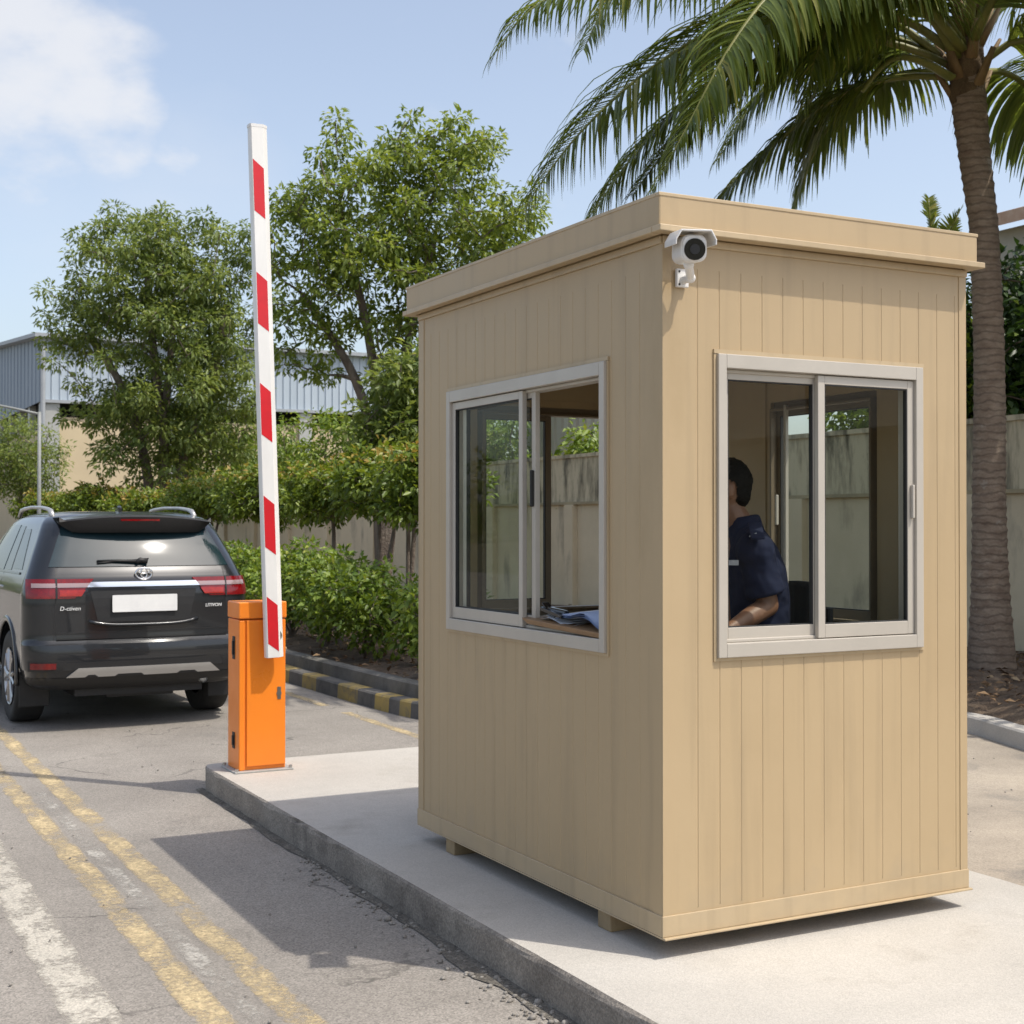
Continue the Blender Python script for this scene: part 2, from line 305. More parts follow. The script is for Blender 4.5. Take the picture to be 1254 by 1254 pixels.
class MB:
    """collects shapes into one mesh"""
    def __init__(s): s.v = []; s.f = []; s.mi = []; s.cur = 0
    def add(s, vs, fs):
        b = len(s.v); s.v.extend([tuple(map(float, p)) for p in vs])
        for f in fs: s.f.append([b + i for i in f]); s.mi.append(s.cur)
    def box(s, a, b):
        x0, y0, z0 = a; x1, y1, z1 = b
        if x0 > x1: x0, x1 = x1, x0
        if y0 > y1: y0, y1 = y1, y0
        if z0 > z1: z0, z1 = z1, z0
        s.add([(x0, y0, z0), (x1, y0, z0), (x1, y1, z0), (x0, y1, z0), (x0, y0, z1), (x1, y0, z1), (x1, y1, z1), (x0, y1, z1)],
              [(0, 3, 2, 1), (4, 5, 6, 7), (0, 1, 5, 4), (1, 2, 6, 5), (2, 3, 7, 6), (3, 0, 4, 7)])
    def obox(s, c, ax, ay, az):
        c, ax, ay, az = map(np.array, (c, ax, ay, az)); vs = []
        for k in (-1, 1):
            for (i, j) in ((-1, -1), (1, -1), (1, 1), (-1, 1)): vs.append(c + ax * i + ay * j + az * k)
        s.add(vs, [(0, 3, 2, 1), (4, 5, 6, 7), (0, 1, 5, 4), (1, 2, 6, 5), (2, 3, 7, 6), (3, 0, 4, 7)])
    def tube(s, pts, rad, n=10, cap=True, squash=1.0):
        pts = [np.array(p, float) for p in pts]
        if not hasattr(rad, '__len__'): rad = [rad] * len(pts)
        rings = []; ref = None
        for i, p in enumerate(pts):
            t = pts[min(i + 1, len(pts) - 1)] - pts[max(i - 1, 0)]
            t = t / (np.linalg.norm(t) + 1e-9)
            if ref is None:
                ref = np.array([0, 0, 1.]) if abs(t[2]) < .9 else np.array([1., 0, 0])
            u = np.cross(t, ref); u /= np.linalg.norm(u) + 1e-9
            w = np.cross(u, t); ref = w
            rings.append([p + rad[i] * (u * math.cos(a) + squash * w * math.sin(a)) for a in np.linspace(0, 2 * math.pi, n, endpoint=False)])
        vs = [q for r in rings for q in r]; fs = []
        for i in range(len(pts) - 1):
            for k in range(n):
                a = i * n + k; b = i * n + (k + 1) % n
                fs.append((a, b, b + n, a + n))
        if cap:
            fs.append(tuple(range(n))[::-1]); fs.append(tuple((len(pts) - 1) * n + k for k in range(n)))
        s.add(vs, fs)
    def ell(s, c, r, n=14, m=9, rot=None):
        c = np.array(c, float); r = np.array(r if hasattr(r, '__len__') else (r, r, r), float)
        vs = []
        for i in range(1, m):
            th = math.pi * i / m
            for k in range(n):
                ph = 2 * math.pi * k / n
                v = np.array([math.sin(th) * math.cos(ph), math.sin(th) * math.sin(ph), math.cos(th)]) * r
                if rot is not None: v = np.array(rot) @ v
                vs.append(c + v)
        top = np.array([0, 0, r[2]]); 
        if rot is not None: top = np.array(rot) @ top
        vs += [c + top, c - top]; T = len(vs) - 2; B = T + 1; fs = []
        for i in range(m - 2):
            for k in range(n):
                a = i * n + k; b = i * n + (k + 1) % n
                fs.append((a, a + n, b + n, b))
        for k in range(n):
            fs.append((T, k, (k + 1) % n)); fs.append((B, (m - 2) * n + (k + 1) % n, (m - 2) * n + k))
        s.add(vs, fs)
    def prism(s, poly, d, org=(0, 0, 0), ux=(1, 0, 0), uy=(0, 0, 1), un=(0, 1, 0)):
        """2D polygon in plane (ux,uy) at org, extruded by d along un"""
        org, ux, uy, un = map(lambda q: np.array(q, float), (org, ux, uy, un)); n = len(poly)
        vs = [org + ux * a + uy * b for a, b in poly] + [org + ux * a + uy * b + un * d for a, b in poly]
        fs = [tuple(range(n)), tuple(range(n, 2 * n))[::-1]] + [(i, i + n, (i + 1) % n + n, (i + 1) % n) for i in range(n)]
        s.add(vs, fs)
    def grid(s, P):
        P = np.array(P, float); a, b = P.shape[:2]
        s.add(P.reshape(-1, 3), [(i * b + j, i * b + j + 1, (i + 1) * b + j + 1, (i + 1) * b + j) for i in range(a - 1) for j in range(b - 1)])
    def sheet(s, pts):
        s.add(pts, [tuple(range(len(pts)))])
    def build(s, name, m, parent=None, world=True, smooth=False, bevel=0.0, seg=2, solid=0.0, angle=None):
        off = root_loc(parent) if (world and parent is not None) else np.zeros(3)
        me = bpy.data.meshes.new(name)
        me.from_pydata([tuple(np.array(p) - off) for p in s.v], [], s.f)
        o = link(name, me, m, parent)
        me.polygons.foreach_set('material_index', s.mi)
        bm = bmesh.new(); bm.from_mesh(me); bmesh.ops.recalc_face_normals(bm, faces=bm.faces); bm.to_mesh(me); bm.free()
        if smooth:
            me.polygons.foreach_set('use_smooth', [True] * len(me.polygons))
            if angle: me.set_sharp_from_angle(angle=math.radians(angle))
        if solid:
            md = o.modifiers.new('solid', 'SOLIDIFY'); md.thickness = solid; md.offset = 0
        if bevel:
            md = o.modifiers.new('bevel', 'BEVEL'); md.width = bevel; md.segments = seg; md.limit_method = 'ANGLE'; md.angle_limit = math.radians(40)
        me.update()
        return o

def mesh_np(name, V, Fc, m, parent=None, var=None, world=True):
    off = root_loc(parent) if (world and parent is not None) else np.zeros(3)
    V = np.asarray(V, np.float32) - off.astype(np.float32); Fc = np.asarray(Fc, np.int32)
    k = Fc.shape[1]
    me = bpy.data.meshes.new(name)
    me.vertices.add(len(V)); me.vertices.foreach_set('co', V.ravel())
    me.loops.add(Fc.size); me.loops.foreach_set('vertex_index', Fc.ravel())
    me.polygons.add(len(Fc)); me.polygons.foreach_set('loop_start', np.arange(0, Fc.size, k, dtype=np.int32))
    me.update(calc_edges=True)
    if var is not None:
        a = me.attributes.new('var', 'FLOAT', 'FACE'); a.data.foreach_set('value', np.asarray(var, np.float32))
    return link(name, me, m, parent)

def norm(a):
    return a / (np.linalg.norm(a, axis=-1, keepdims=True) + 1e-9)

def leaves(name, P, A, Nn, Ln, W, var, m, parent):
    """folded four-point leaves"""
    A = norm(A); S = norm(np.cross(A, Nn)); U = np.cross(S, A)
    Ln = Ln[:, None]; W = (W[:, None]) * Ln
    b = P; l = P + A * Ln * .45 + S * W + U * W * .45
    r = P + A * Ln * .45 - S * W + U * W * .45; t = P + A * Ln - U * Ln * .12
    V = np.stack([b, l, t, r], 1).reshape(-1, 3)
    i = np.arange(len(P)) * 4
    Fc = np.concatenate([np.stack([i, i + 1, i + 2], 1), np.stack([i, i + 2, i + 3], 1)])
    return mesh_np(name, V, Fc, m, parent, np.concatenate([var, var]))

def unit(n):
    return norm(rng.normal(size=(n, 3)))

def clump_leaves(centers, per, sig, size, lw, top_tint=None, flat=.7, zr=None):
    """leaf positions for clumps; returns arrays"""
    n = len(centers) * per
    C = np.repeat(centers, per, 0)
    base = np.repeat(rng.uniform(-.16, .16, len(centers)), per)
    d = unit(n) * (rng.uniform(0, 1, n) ** .45)[:, None] * sig
    d[:, 2] *= flat
    P = C + d
    A = norm(norm(d) * .9 + unit(n) * .75 + np.array([0, 0, -.18]))
    Nn = norm(np.array([0, 0, .55]) + SUN * .6 + unit(n) * .7)
    L = size * rng.uniform(.45, 1.35, n)
    var = np.clip(.36 + base + rng.normal(0, .15, n), 0, .82)
    return P, A, Nn, L, np.full(n, lw), var

# ------------------------------------------------------------------ world, sun, camera
w = bpy.data.worlds.new('World'); scene.world = w; w.use_nodes = True
N, L = w.node_tree.nodes, w.node_tree.links
bg = N['Background']; bg.inputs['Strength'].default_value = .15
sky = N.new('ShaderNodeTexSky'); sky.sky_type = 'NISHITA'; sky.sun_disc = False
sky.sun_elevation = math.asin(SUN[2]); sky.sun_rotation = math.atan2(SUN[0], SUN[1])
sky.air_density = 1.0; sky.dust_density = 3.0; sky.ozone_density = 1.0; sky.altitude = 50
tc = N.new('ShaderNodeTexCoord')
def cloud(direction, lo, hi, wid):
    d = direction / np.linalg.norm(direction)
    dot = N.new('ShaderNodeVectorMath'); dot.operation = 'DOT_PRODUCT'; dot.inputs[1].default_value = d
    L.new(tc.outputs['Generated'], dot.inputs[0])
    r = N.new('ShaderNodeMapRange'); r.interpolation_type = 'SMOOTHSTEP'
    r.inputs['From Min'].default_value = math.cos(wid); r.inputs['From Max'].default_value = math.cos(wid * .12)
    L.new(dot.outputs['Value'], r.inputs['Value'])
    return r.outputs['Result']
nz = N.new('ShaderNodeTexNoise'); nz.inputs['Scale'].default_value = 13.0; nz.inputs['Detail'].default_value = 9; nz.inputs['Roughness'].default_value = .55
mpn = N.new('ShaderNodeMapping'); mpn.inputs['Scale'].default_value = (1, 1, 1.7); mpn.inputs['Location'].default_value = (.35, .1, .2)
L.new(tc.outputs['Generated'], mpn.inputs['Vector']); L.new(mpn.outputs['Vector'], nz.inputs['Vector'])
env = None
for (px, py, wd, amp) in ((30, 90, .105, 1.0), (120, 140, .065, .8), (215, 190, .03, .55), (-60, 40, .12, 1.0)):
    c = cloud(at(px, py, 1.0) - CAM, 0, 1, wd)
    mu = N.new('ShaderNodeMath'); mu.operation = 'MULTIPLY'; mu.inputs[1].default_value = amp; L.new(c, mu.inputs[0])
    if env is None: env = mu.outputs[0]
    else:
        mxm = N.new('ShaderNodeMath'); mxm.operation = 'MAXIMUM'; L.new(env, mxm.inputs[0]); L.new(mu.outputs[0], mxm.inputs[1]); env = mxm.outputs[0]
# general faint cloud elsewhere high in the sky
nzb = N.new('ShaderNodeTexNoise'); nzb.inputs['Scale'].default_value = 3.0; nzb.inputs['Detail'].default_value = 7
L.new(mpn.outputs['Vector'], nzb.inputs['Vector'])
rb = N.new('ShaderNodeMapRange'); rb.inputs['From Min'].default_value = .56; rb.inputs['From Max'].default_value = .85; rb.inputs['To Max'].default_value = .35
L.new(nzb.outputs['Fac'], rb.inputs['Value'])
ad = N.new('ShaderNodeMath'); ad.operation = 'MULTIPLY_ADD'; ad.inputs[1].default_value = 2.2; ad.inputs[2].default_value = -1.25
L.new(nz.outputs['Fac'], ad.inputs[0])
sm = N.new('ShaderNodeMath'); sm.operation = 'ADD'; L.new(env, sm.inputs[0]); L.new(ad.outputs[0], sm.inputs[1])
rc = N.new('ShaderNodeMapRange'); rc.interpolation_type = 'SMOOTHSTEP'; rc.inputs['From Min'].default_value = .05; rc.inputs['From Max'].default_value = .95; rc.inputs['To Max'].default_value = .78
L.new(sm.outputs[0], rc.inputs['Value'])
cadd = N.new('ShaderNodeMath'); cadd.operation = 'MAXIMUM'; L.new(rc.outputs['Result'], cadd.inputs[0]); L.new(rb.outputs['Result'], cadd.inputs[1])
cm = N.new('ShaderNodeMix'); cm.data_type = 'RGBA'
L.new(cadd.outputs[0], cm.inputs['Factor']); skh = N.new('ShaderNodeHueSaturation'); skh.inputs['Saturation'].default_value = .74; skh.inputs['Value'].default_value = 1.14
L.new(sky.outputs[0], skh.inputs['Color']); L.new(skh.outputs[0], cm.inputs['A']); cm.inputs['B'].default_value = (4.6, 4.62, 4.75, 1)
L.new(cm.outputs['Result'], bg.inputs['Color'])

sl = bpy.data.lights.new('sun', 'SUN'); sl.energy = 3.0; sl.angle = math.radians(.53); sl.color = (1.0, .94, .845)
so = bpy.data.objects.new('sun', sl); COL.objects.link(so)
so.rotation_euler = Vector(-SUN).to_track_quat('-Z', 'Y').to_euler()

cd = bpy.data.cameras.new('camera'); cam = bpy.data.objects.new('camera', cd); COL.objects.link(cam)
cd.sensor_width = 36; cd.lens = 36 * F_PX / 1254; cd.clip_end = 3000; cd.clip_start = .05
cam.location = CAM; cam.rotation_euler = (math.pi / 2 + PITCH, 0, -YAW)
cd.dof.use_dof = True; cd.dof.focus_distance = 5.6; cd.dof.aperture_fstop = 9
scene.camera = cam
vs = scene.view_settings; vs.view_transform = 'Standard'; vs.look = 'None'; vs.gamma = 1; vs.exposure = 0.38; vs.use_curve_mapping = False
scene.cycles.use_denoising = True
scene.cycles.max_bounces = 10; scene.cycles.transparent_max_bounces = 24

# ------------------------------------------------------------------ setting: ground, road, markings, island
def sheet_obj(name, pts, z, m):
    b = MB(); b.sheet([(x, y, z) for x, y in pts]); return structure(b.build(name, m))
sheet_obj('ground', [(-900, -900), (900, -900), (900, 900), (-900, 900)], -.03, M['ground'])
sheet_obj('road', [(-16, -30), (9.2, -30), (9.2, 9.6), (5.0, 9.6), (5.0, 140), (-16, 140)], 0.0, M['asphalt'])
sheet_obj('driveway', [(4.3, -30), (9.0, -30), (9.0, 8.9), (6.5, 9.4), (4.3, 8.9)], .004, M['dusty'])

def line(name, x0, x1, y0, y1, m, z=.0016, wob=.003):
    b = MB(); n = max(2, int((y1 - y0) / .25)); P = []
    for i in range(n + 1):
        y = y0 + (y1 - y0) * i / n
        P.append([(x0 + random.uniform(-wob, wob), y, z), (x1 + random.uniform(-wob, wob), y, z)])
    b.grid(P); return structure(b.build(name, m))
line('road_marking', .835, 1.02, -14, 60, M['wline'])
line('road_marking', 1.215, 1.35, -14, 9.25, M['yline'])
line('road_marking', 1.475, 1.61, -14, 9.25, M['yline'])
line('road_marking', 1.36, 1.45, -14, 8.95, M['residue'])
line('road_marking', 1.22, 1.348, 9.25, 70, M['yline'])
line('road_marking', 1.48, 1.608, 9.25, 70, M['yline'])
line('road_marking', 4.34, 4.45, 12.0, 14.6, M['yline'])
line('road_marking', 4.34, 4.45, 8.9, 11.5, M['yline'])
for k in range(6): line('road_marking', 4.34, 4.45, 15.2 + k * 3.2, 17.8 + k * 3.2, M['yline'])
# island
def rounded(x0, y0, x1, y1, r, n=6, corners=(0, 0, 1, 1)):
    pts = []
    for (cx, cy, a0, on) in ((x0 + r, y0 + r, math.pi, corners[0]), (x1 - r, y0 + r, 1.5 * math.pi, corners[1]), (x1 - r, y1 - r, 0, corners[2]), (x0 + r, y1 - r, .5 * math.pi, corners[3])):
        for k in range(n + 1):
            a = a0 + .5 * math.pi * k / n
            pts.append((cx + r * math.cos(a), cy + r * math.sin(a)))
    return pts
b = MB(); out = rounded(2.325, -6, 4.585, 8.62, .14)
# outline subdivided along the left edge, slightly irregular
pts = []
for i in range(len(out)):
    p, q = np.array(out[i]), np.array(out[(i + 1) % len(out)]); n = max(1, int(np.linalg.norm(q - p) / .12))
    for k in range(n):
        c = p + (q - p) * k / n
        pts.append((c[0] + random.uniform(-.004, .004), c[1] + random.uniform(-.004, .004)))
n = len(pts)
cx, cy = 3.455, 4.0
def inset(p, d):
    v = np.array(p); x = min(max(v[0], 2.325 + d), 4.585 - d); y = min(max(v[1], -6 + d), 8.62 - d); return x, y
rings = [(0, -.02), (0, .128), (.004, .142), (.014, .15)]
V = []
for d, z in rings:
    for p in pts:
        x, y = inset(p, d) if d else p
        chip = random.random() < .06
        V.append((x + (random.uniform(.004, .014) if chip and .1 < z < .149 and x < 2.4 else random.uniform(-.0015, .0015)), y, z + (random.uniform(-.005, .002) - (.012 if chip else 0) if .1 < z < .149 else 0)))
Fs = [(r * n + i, r * n + (i + 1) % n, (r + 1) * n + (i + 1) % n, (r + 1) * n + i) for r in range(len(rings) - 1) for i in range(n)]
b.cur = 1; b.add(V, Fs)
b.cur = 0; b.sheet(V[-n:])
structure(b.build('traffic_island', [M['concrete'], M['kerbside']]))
# dirt strip along the kerb foot
P = []
for i in range(90):
    y = -3 + i * .13
    P.append([(2.33, y, .012), (2.33 - .03 - .035 * random.random() - (.06 * random.random() if y < 5 else 0), y, .0045)])
b = MB(); b.grid(P); structure(b.build('gutter_dirt', M['grime']))
# loose gravel by the kerb
b = MB()
for i in range(420):
    y = rng.uniform(2.2, 6.5) if i % 3 else rng.uniform(2.5, 4.6); x = 2.325 - abs(rng.normal(0, .07)) - .01; r = rng.uniform(.004, .012) * (1.6 if rng.random() < .08 else 1)
    b.ell((x, y, r * .5), (r, r * rng.uniform(.6, 1), r * rng.uniform(.5, .8)), 6, 4)
o = b.build('gravel', M['pebble'], smooth=True); o['kind'] = 'stuff'
b = MB()
for i in range(500):
    x = rng.uniform(-1.5, 8); y = rng.uniform(2.5, 12)
    if 2.3 < x < 4.6 and y < 8.7: continue
    r = rng.uniform(.003, .008); b.ell((x, y, r * .5 + .004), (r, r, r * .7), 5, 4)
o = b.build('loose_stones', M['pebble']); o['kind'] = 'stuff'

# planted bed: painted kerb, low retaining edge, soil
KP = [(4.70, 90), (4.70, 40), (4.69, 20), (4.69, 14), (4.70, 11.6), (4.76, 10.8), (4.98, 10.2), (5.4, 9.75), (6.1, 9.35), (7.0, 9.1), (7.8, 8.85), (8.25, 8.5), (8.36, 8.1), (8.12, 7.5), (7.93, 6.9), (7.9, 5.5), (7.9, -20)]
def resample(path, step):
    path = [np.array(p, float) for p in path]; outp = [path[0]]; 
    for p, q in zip(path[:-1], path[1:]):
        n = max(1, int(np.linalg.norm(q - p) / step))
        for k in range(1, n + 1): outp.append(p + (q - p) * k / n)
    return np.array(outp)
def smooth_path(path, it=3):
    p = np.array(path, float)
    for _ in range(it):
        q = [p[0]]
        for a, c in zip(p[:-1], p[1:]): q += [a * .75 + c * .25, a * .25 + c * .75]
        q.append(p[-1]); p = np.array(q)
    return p
KS = smooth_path(KP, 2)
def offset_path(p, d):
    t = np.gradient(p, axis=0); t = norm(t); nrm = np.stack([-t[:, 1], t[:, 0]], 1)    # left of travel
    return p + nrm * d
# bed lies to the left of the travel direction (travel is towards -y, bed at +x)
kr = resample(KS, .36)
def sweep(path, prof, b, alt=None):
    for i in range(len(path) - 1):
        if alt: b.cur = alt(i)
        for (d0, z0), (d1, z1) in zip(prof[:-1], prof[1:]):
            a0 = offset_path(path, d0)[i:i + 2]; a1 = offset_path(path, d1)[i:i + 2]
            b.add([(*a0[0], z0), (*a0[1], z0), (*a1[1], z1), (*a1[0], z1)], [(0, 1, 2, 3)])
def sweep_fast(path, prof, b, alt=None):
    offs = [np.concatenate([offset_path(path, d), np.full((len(path), 1), z)], 1) for d, z in prof]
    for i in range(len(path) - 1):
        if alt: b.cur = alt(i)
        for a0, a1 in zip(offs[:-1], offs[1:]):
            b.add([a0[i], a0[i + 1], a1[i + 1], a1[i]], [(0, 1, 2, 3)])
b = MB()
def kc(i):
    x, y = kr[i]
    if x > 5.9 and y < 9.6: return 2
    return i % 2
sweep_fast(kr, [(-.0, -.02), (.008, .125), (.022, .14), (.16, .14)], b, kc)
structure(b.build('kerb', [M['kerb_yellow'], M['kerb_black'], M['concrete']]))
b = MB(); fine = kr[(kr[:, 1] > 9.0) & (kr[:, 0] < 7.2)]
sweep_fast(fine, [(.16, .13), (.17, .255), (.19, .268), (.29, .268), (.31, .2)], b)
structure(b.build('planter_edge', M['mosscon']))
# soil surface
inner = offset_path(resample(KS, .3), .15)
inner = inner[(inner[:, 1] < 70)]
P = []
for p in inner:
    row = []
    xe = 11.93
    for k in range(22):
        t = k / 21; x = p[0] + (xe - p[0]) * t; y = p[1] + (0)
        z = .13 + .12 * min(1, t * 9) + rng.normal(0, .010) + .03 * math.sin(x * 2.1 + y * 1.3)
        if x < p[0] + .02: z = .12
        row.append((x, y, z))
    P.append(row)
b = MB(); b.grid(P); structure(b.build('soil_bed', M['soil'], smooth=True))
# leaf litter on the soil
n = 5200
xs = rng.uniform(4.95, 11.7, n); ys = np.where(rng.random(n) < .5, rng.uniform(5, 10.5, n), rng.uniform(10, 22, n))
keep = (ys > 9.5 + (xs < 8.2) * .4) | (xs > 8.3)
xs, ys = xs[keep], ys[keep]; n = len(xs)
P = np.stack([xs, ys, np.full(n, .275) + rng.uniform(-.02, .03, n)], 1)
A = unit(n); A[:, 2] *= .25
o = leaves('leaf_litter', P, A, np.array([0, 0, 1]) + unit(n) * .5, rng.uniform(.03, .11, n), np.full(n, .25), rng.uniform(0, 1, n), M['litter'], None)
o['kind'] = 'stuff'

# ------------------------------------------------------------------ guard booth
X0, X1, Y0, Y1 = 2.70, 4.13, 4.006, 6.08
ZB, ZT = .226, 2.665
booth = thing('guard_booth', 'tan portable guard booth with flat roof and sliding windows on the concrete island', 'guard booth', (3.415, 5.043, .15))
PITCHG = .0945
def wall(plane, u0, u1, z0, z1, holes, first, gd=.0019):
    """plane: (origin fn) maps (u, depth, z) -> world; depth 0 = outer skin"""
    b = MB()
    gz0, gz1 = z0 + .085, z1 - .115
    regs = []
    hs = sorted(holes)
    cur = u0
    for (a, c, h0, h1) in hs:
        regs.append((cur, a, z0, z1)); regs.append((a, c, z0, h0)); regs.append((a, c, h1, z1)); cur = c
    regs.append((cur, u1, z0, z1))
    g = .0038
    for (a, c, q0, q1) in regs:
        # core slab
        vs = [plane(u, d, z) for d in (.008, .05) for (u, z) in ((a, q0), (c, q0), (c, q1), (a, q1))]
        b.add(vs, [(0, 1, 2, 3), (7, 6, 5, 4), (0, 4, 5, 1), (1, 5, 6, 2), (2, 6, 7, 3), (3, 7, 4, 0)])
        # flat bands above and below
        for (r0, r1) in ((max(q0, z0), min(q1, gz0)), (max(q0, gz1), q1)):
            if r1 > r0 + 1e-4: b.add([plane(a, 0, r0), plane(c, 0, r0), plane(c, 0, r1), plane(a, 0, r1)], [(0, 1, 2, 3)])
        r0, r1 = max(q0, gz0), min(q1, gz1)
        prof = [(a, 0.0)]
        u = first
        while u < u1 - .03:
            if a + g < u < c - g: prof += [(u - g, 0), (u - g * .3, gd), (u + g * .3, gd), (u + g, 0)]
            u += PITCHG
        prof.append((c, 0.0))
        for (p, q) in zip(prof[:-1], prof[1:]):
            b.add([plane(p[0], p[1], r0), plane(q[0], q[1], r0), plane(q[0], q[1], r1), plane(p[0], p[1], r1)], [(0, 1, 2, 3)])
    return b
FH = (2.945, 3.873, 1.20, 2.237); LH = (4.389, 5.723, 1.197, 2.237); BH = (2.985, 3.92, 1.20, 2.235); RH = (4.45, 5.16, 1.20, 2.22)
pf = lambda u, d, z: (u, Y0 + d, z)
pb = lambda u, d, z: (u, Y1 - d, z)
pl = lambda u, d, z: (X0 + d, u, z)
pr = lambda u, d, z: (X1 - d, u, z)
wall(pf, X0, X1, ZB, ZT, [FH], X0 + .145).build('wall', M['tan'], booth)
wall(pb, X0, X1, ZB, ZT, [BH], X0 + .145).build('wall', M['tan'], booth)
wall(pl, Y0 + .05, Y1 - .05, ZB, ZT, [LH], Y0 + .145, .0013).build('wall', M['tan'], booth)
wall(pr, Y0 + .05, Y1 - .05, ZB, ZT, [RH], Y0 + .145).build('wall', M['tan'], booth)
# skin ends of the side walls at the corners
for (cx_, cy_) in ((X0, Y0), (X1, Y0), (X0, Y1), (X1, Y1)):
    sx = 1 if cx_ == X0 else -1; sy = 1 if cy_ == Y0 else -1
    b = MB()
    t = .003
    b.box((cx_ - sx * t, cy_ - sy * t, ZB + .07), (cx_ + sx * .034, cy_ + sy * .004, ZT - .03))
    b.box((cx_ - sx * t, cy_ + sy * .0045, ZB + .07), (cx_ + sx * .004, cy_ + sy * .056, ZT - .03))
    b.build('corner_trim', M['tan'], booth)
# base frame with lip
b = MB(); e = .007
b.box((X0 - e, Y0 - e, ZB), (X1 + e, Y0 + .0, ZB + .072)); b.box((X0 - e, Y1, ZB), (X1 + e, Y1 + e, ZB + .072))
b.box((X0 - e, Y0 + .0005, ZB), (X0, Y1 - .0005, ZB + .072)); b.box((X1, Y0 + .0005, ZB), (X1 + e, Y1 - .0005, ZB + .072))
b.box((X0 - e, Y0 - .022, ZB - .008), (X1 + .012, Y1 + e, ZB - .0005))
b.build('base_frame', M['tan_trim'], booth, bevel=.002)
for y in (4.36, 5.70):
    b = MB(); b.box((X0 + .005, y, .15), (X1 - .012, y + .09, ZB - .009)); b.build('skid', M['timber'], booth, bevel=.004)
b = MB(); b.box((X0 + .051, Y0 + .051, ZB), (X1 - .051, Y1 - .051, ZB + .05)); b.build('floor', M['liner'], booth)
b = MB(); b.box((X0 + .051, Y0 + .051, 2.56), (X1 - .051, Y1 - .051, 2.58)); b.box((X0 + .051, Y0 + .051, 2.44), (X1 - .051, Y0 + .09, 2.56))
b.box((X0 + .051, Y1 - .09, 2.44), (X1 - .051, Y1 - .051, 2.56)); b.build('ceiling', M['liner'], booth)
# interior lining boards
b = MB()
for xx in (X0 + .0515, X1 - .0575):
    pass
b.box((X1 - .056, Y0 + .052, ZB + .05), (X1 - .051, RH[0] - .03, 2.44)); b.box((X1 - .056, RH[1] + .03, ZB + .05), (X1 - .051, Y1 - .052, 2.44))
b.box((X0 + .06, Y1 - .056, ZB + .05), (BH[0] - .03, Y1 - .051, 2.44)); b.box((BH[0] - .03, Y1 - .056, 2.27), (BH[1] + .03, Y1 - .051, 2.44))
b.build('lining', M['liner'], booth)
# roof: fascia box with recessed top, drip edge
b = MB()
RX0, RX1, RY0, RY1, RZ0, RZ1 = 2.652, 4.146, 3.955, 6.13, 2.668, 2.791
b.box((RX0, RY0, RZ0), (RX1, RY1, RZ1 - .003))
roof = b.build('roof', M['tan'], booth, bevel=.006)
b = MB()
b.box((RX0 - .0025, RY0 - .0025, RZ1 - .012), (RX1 + .0025, RY0 + .02, RZ1 + .001)); b.box((RX0 - .0025, RY1 - .02, RZ1 - .012), (RX1 + .0025, RY1 + .0025, RZ1 + .001))
b.box((RX0 - .0025, RY0 + .0205, RZ1 - .012), (RX0 + .02, RY1 - .0205, RZ1 + .001)); b.box((RX1 - .02, RY0 + .0205, RZ1 - .012), (RX1 + .0025, RY1 - .0205, RZ1 + .001))
b.build('edge_cap', M['tan_trim'], roof, bevel=.002)
b = MB()
b.box((RX0 - .012, RY0 - .024, 2.655), (RX1 + .018, RY0 + .03, 2.6775)); b.box((RX0 - .012, RY1 - .03, 2.655), (RX1 + .018, RY1 + .018, 2.6775))
b.box((RX0 - .012, RY0 + .031, 2.655), (RX0 + .03, RY1 - .031, 2.6775)); b.box((RX1 - .03, RY0 + .031, 2.655), (RX1 + .018, RY1 - .031, 2.6775))
b.build('drip_edge', M['tan_trim'], roof, bevel=.003)
b = MB(); b.box((X0 - .002, Y0 - .010, 2.628), (X1 + .004, Y0 - .0005, 2.654)); b.box((X0 - .010, Y0 - .0005, 2.628), (X0 - .0005, Y1, 2.654))
b.build('top_frame', M['tan_trim'], booth, bevel=.002)

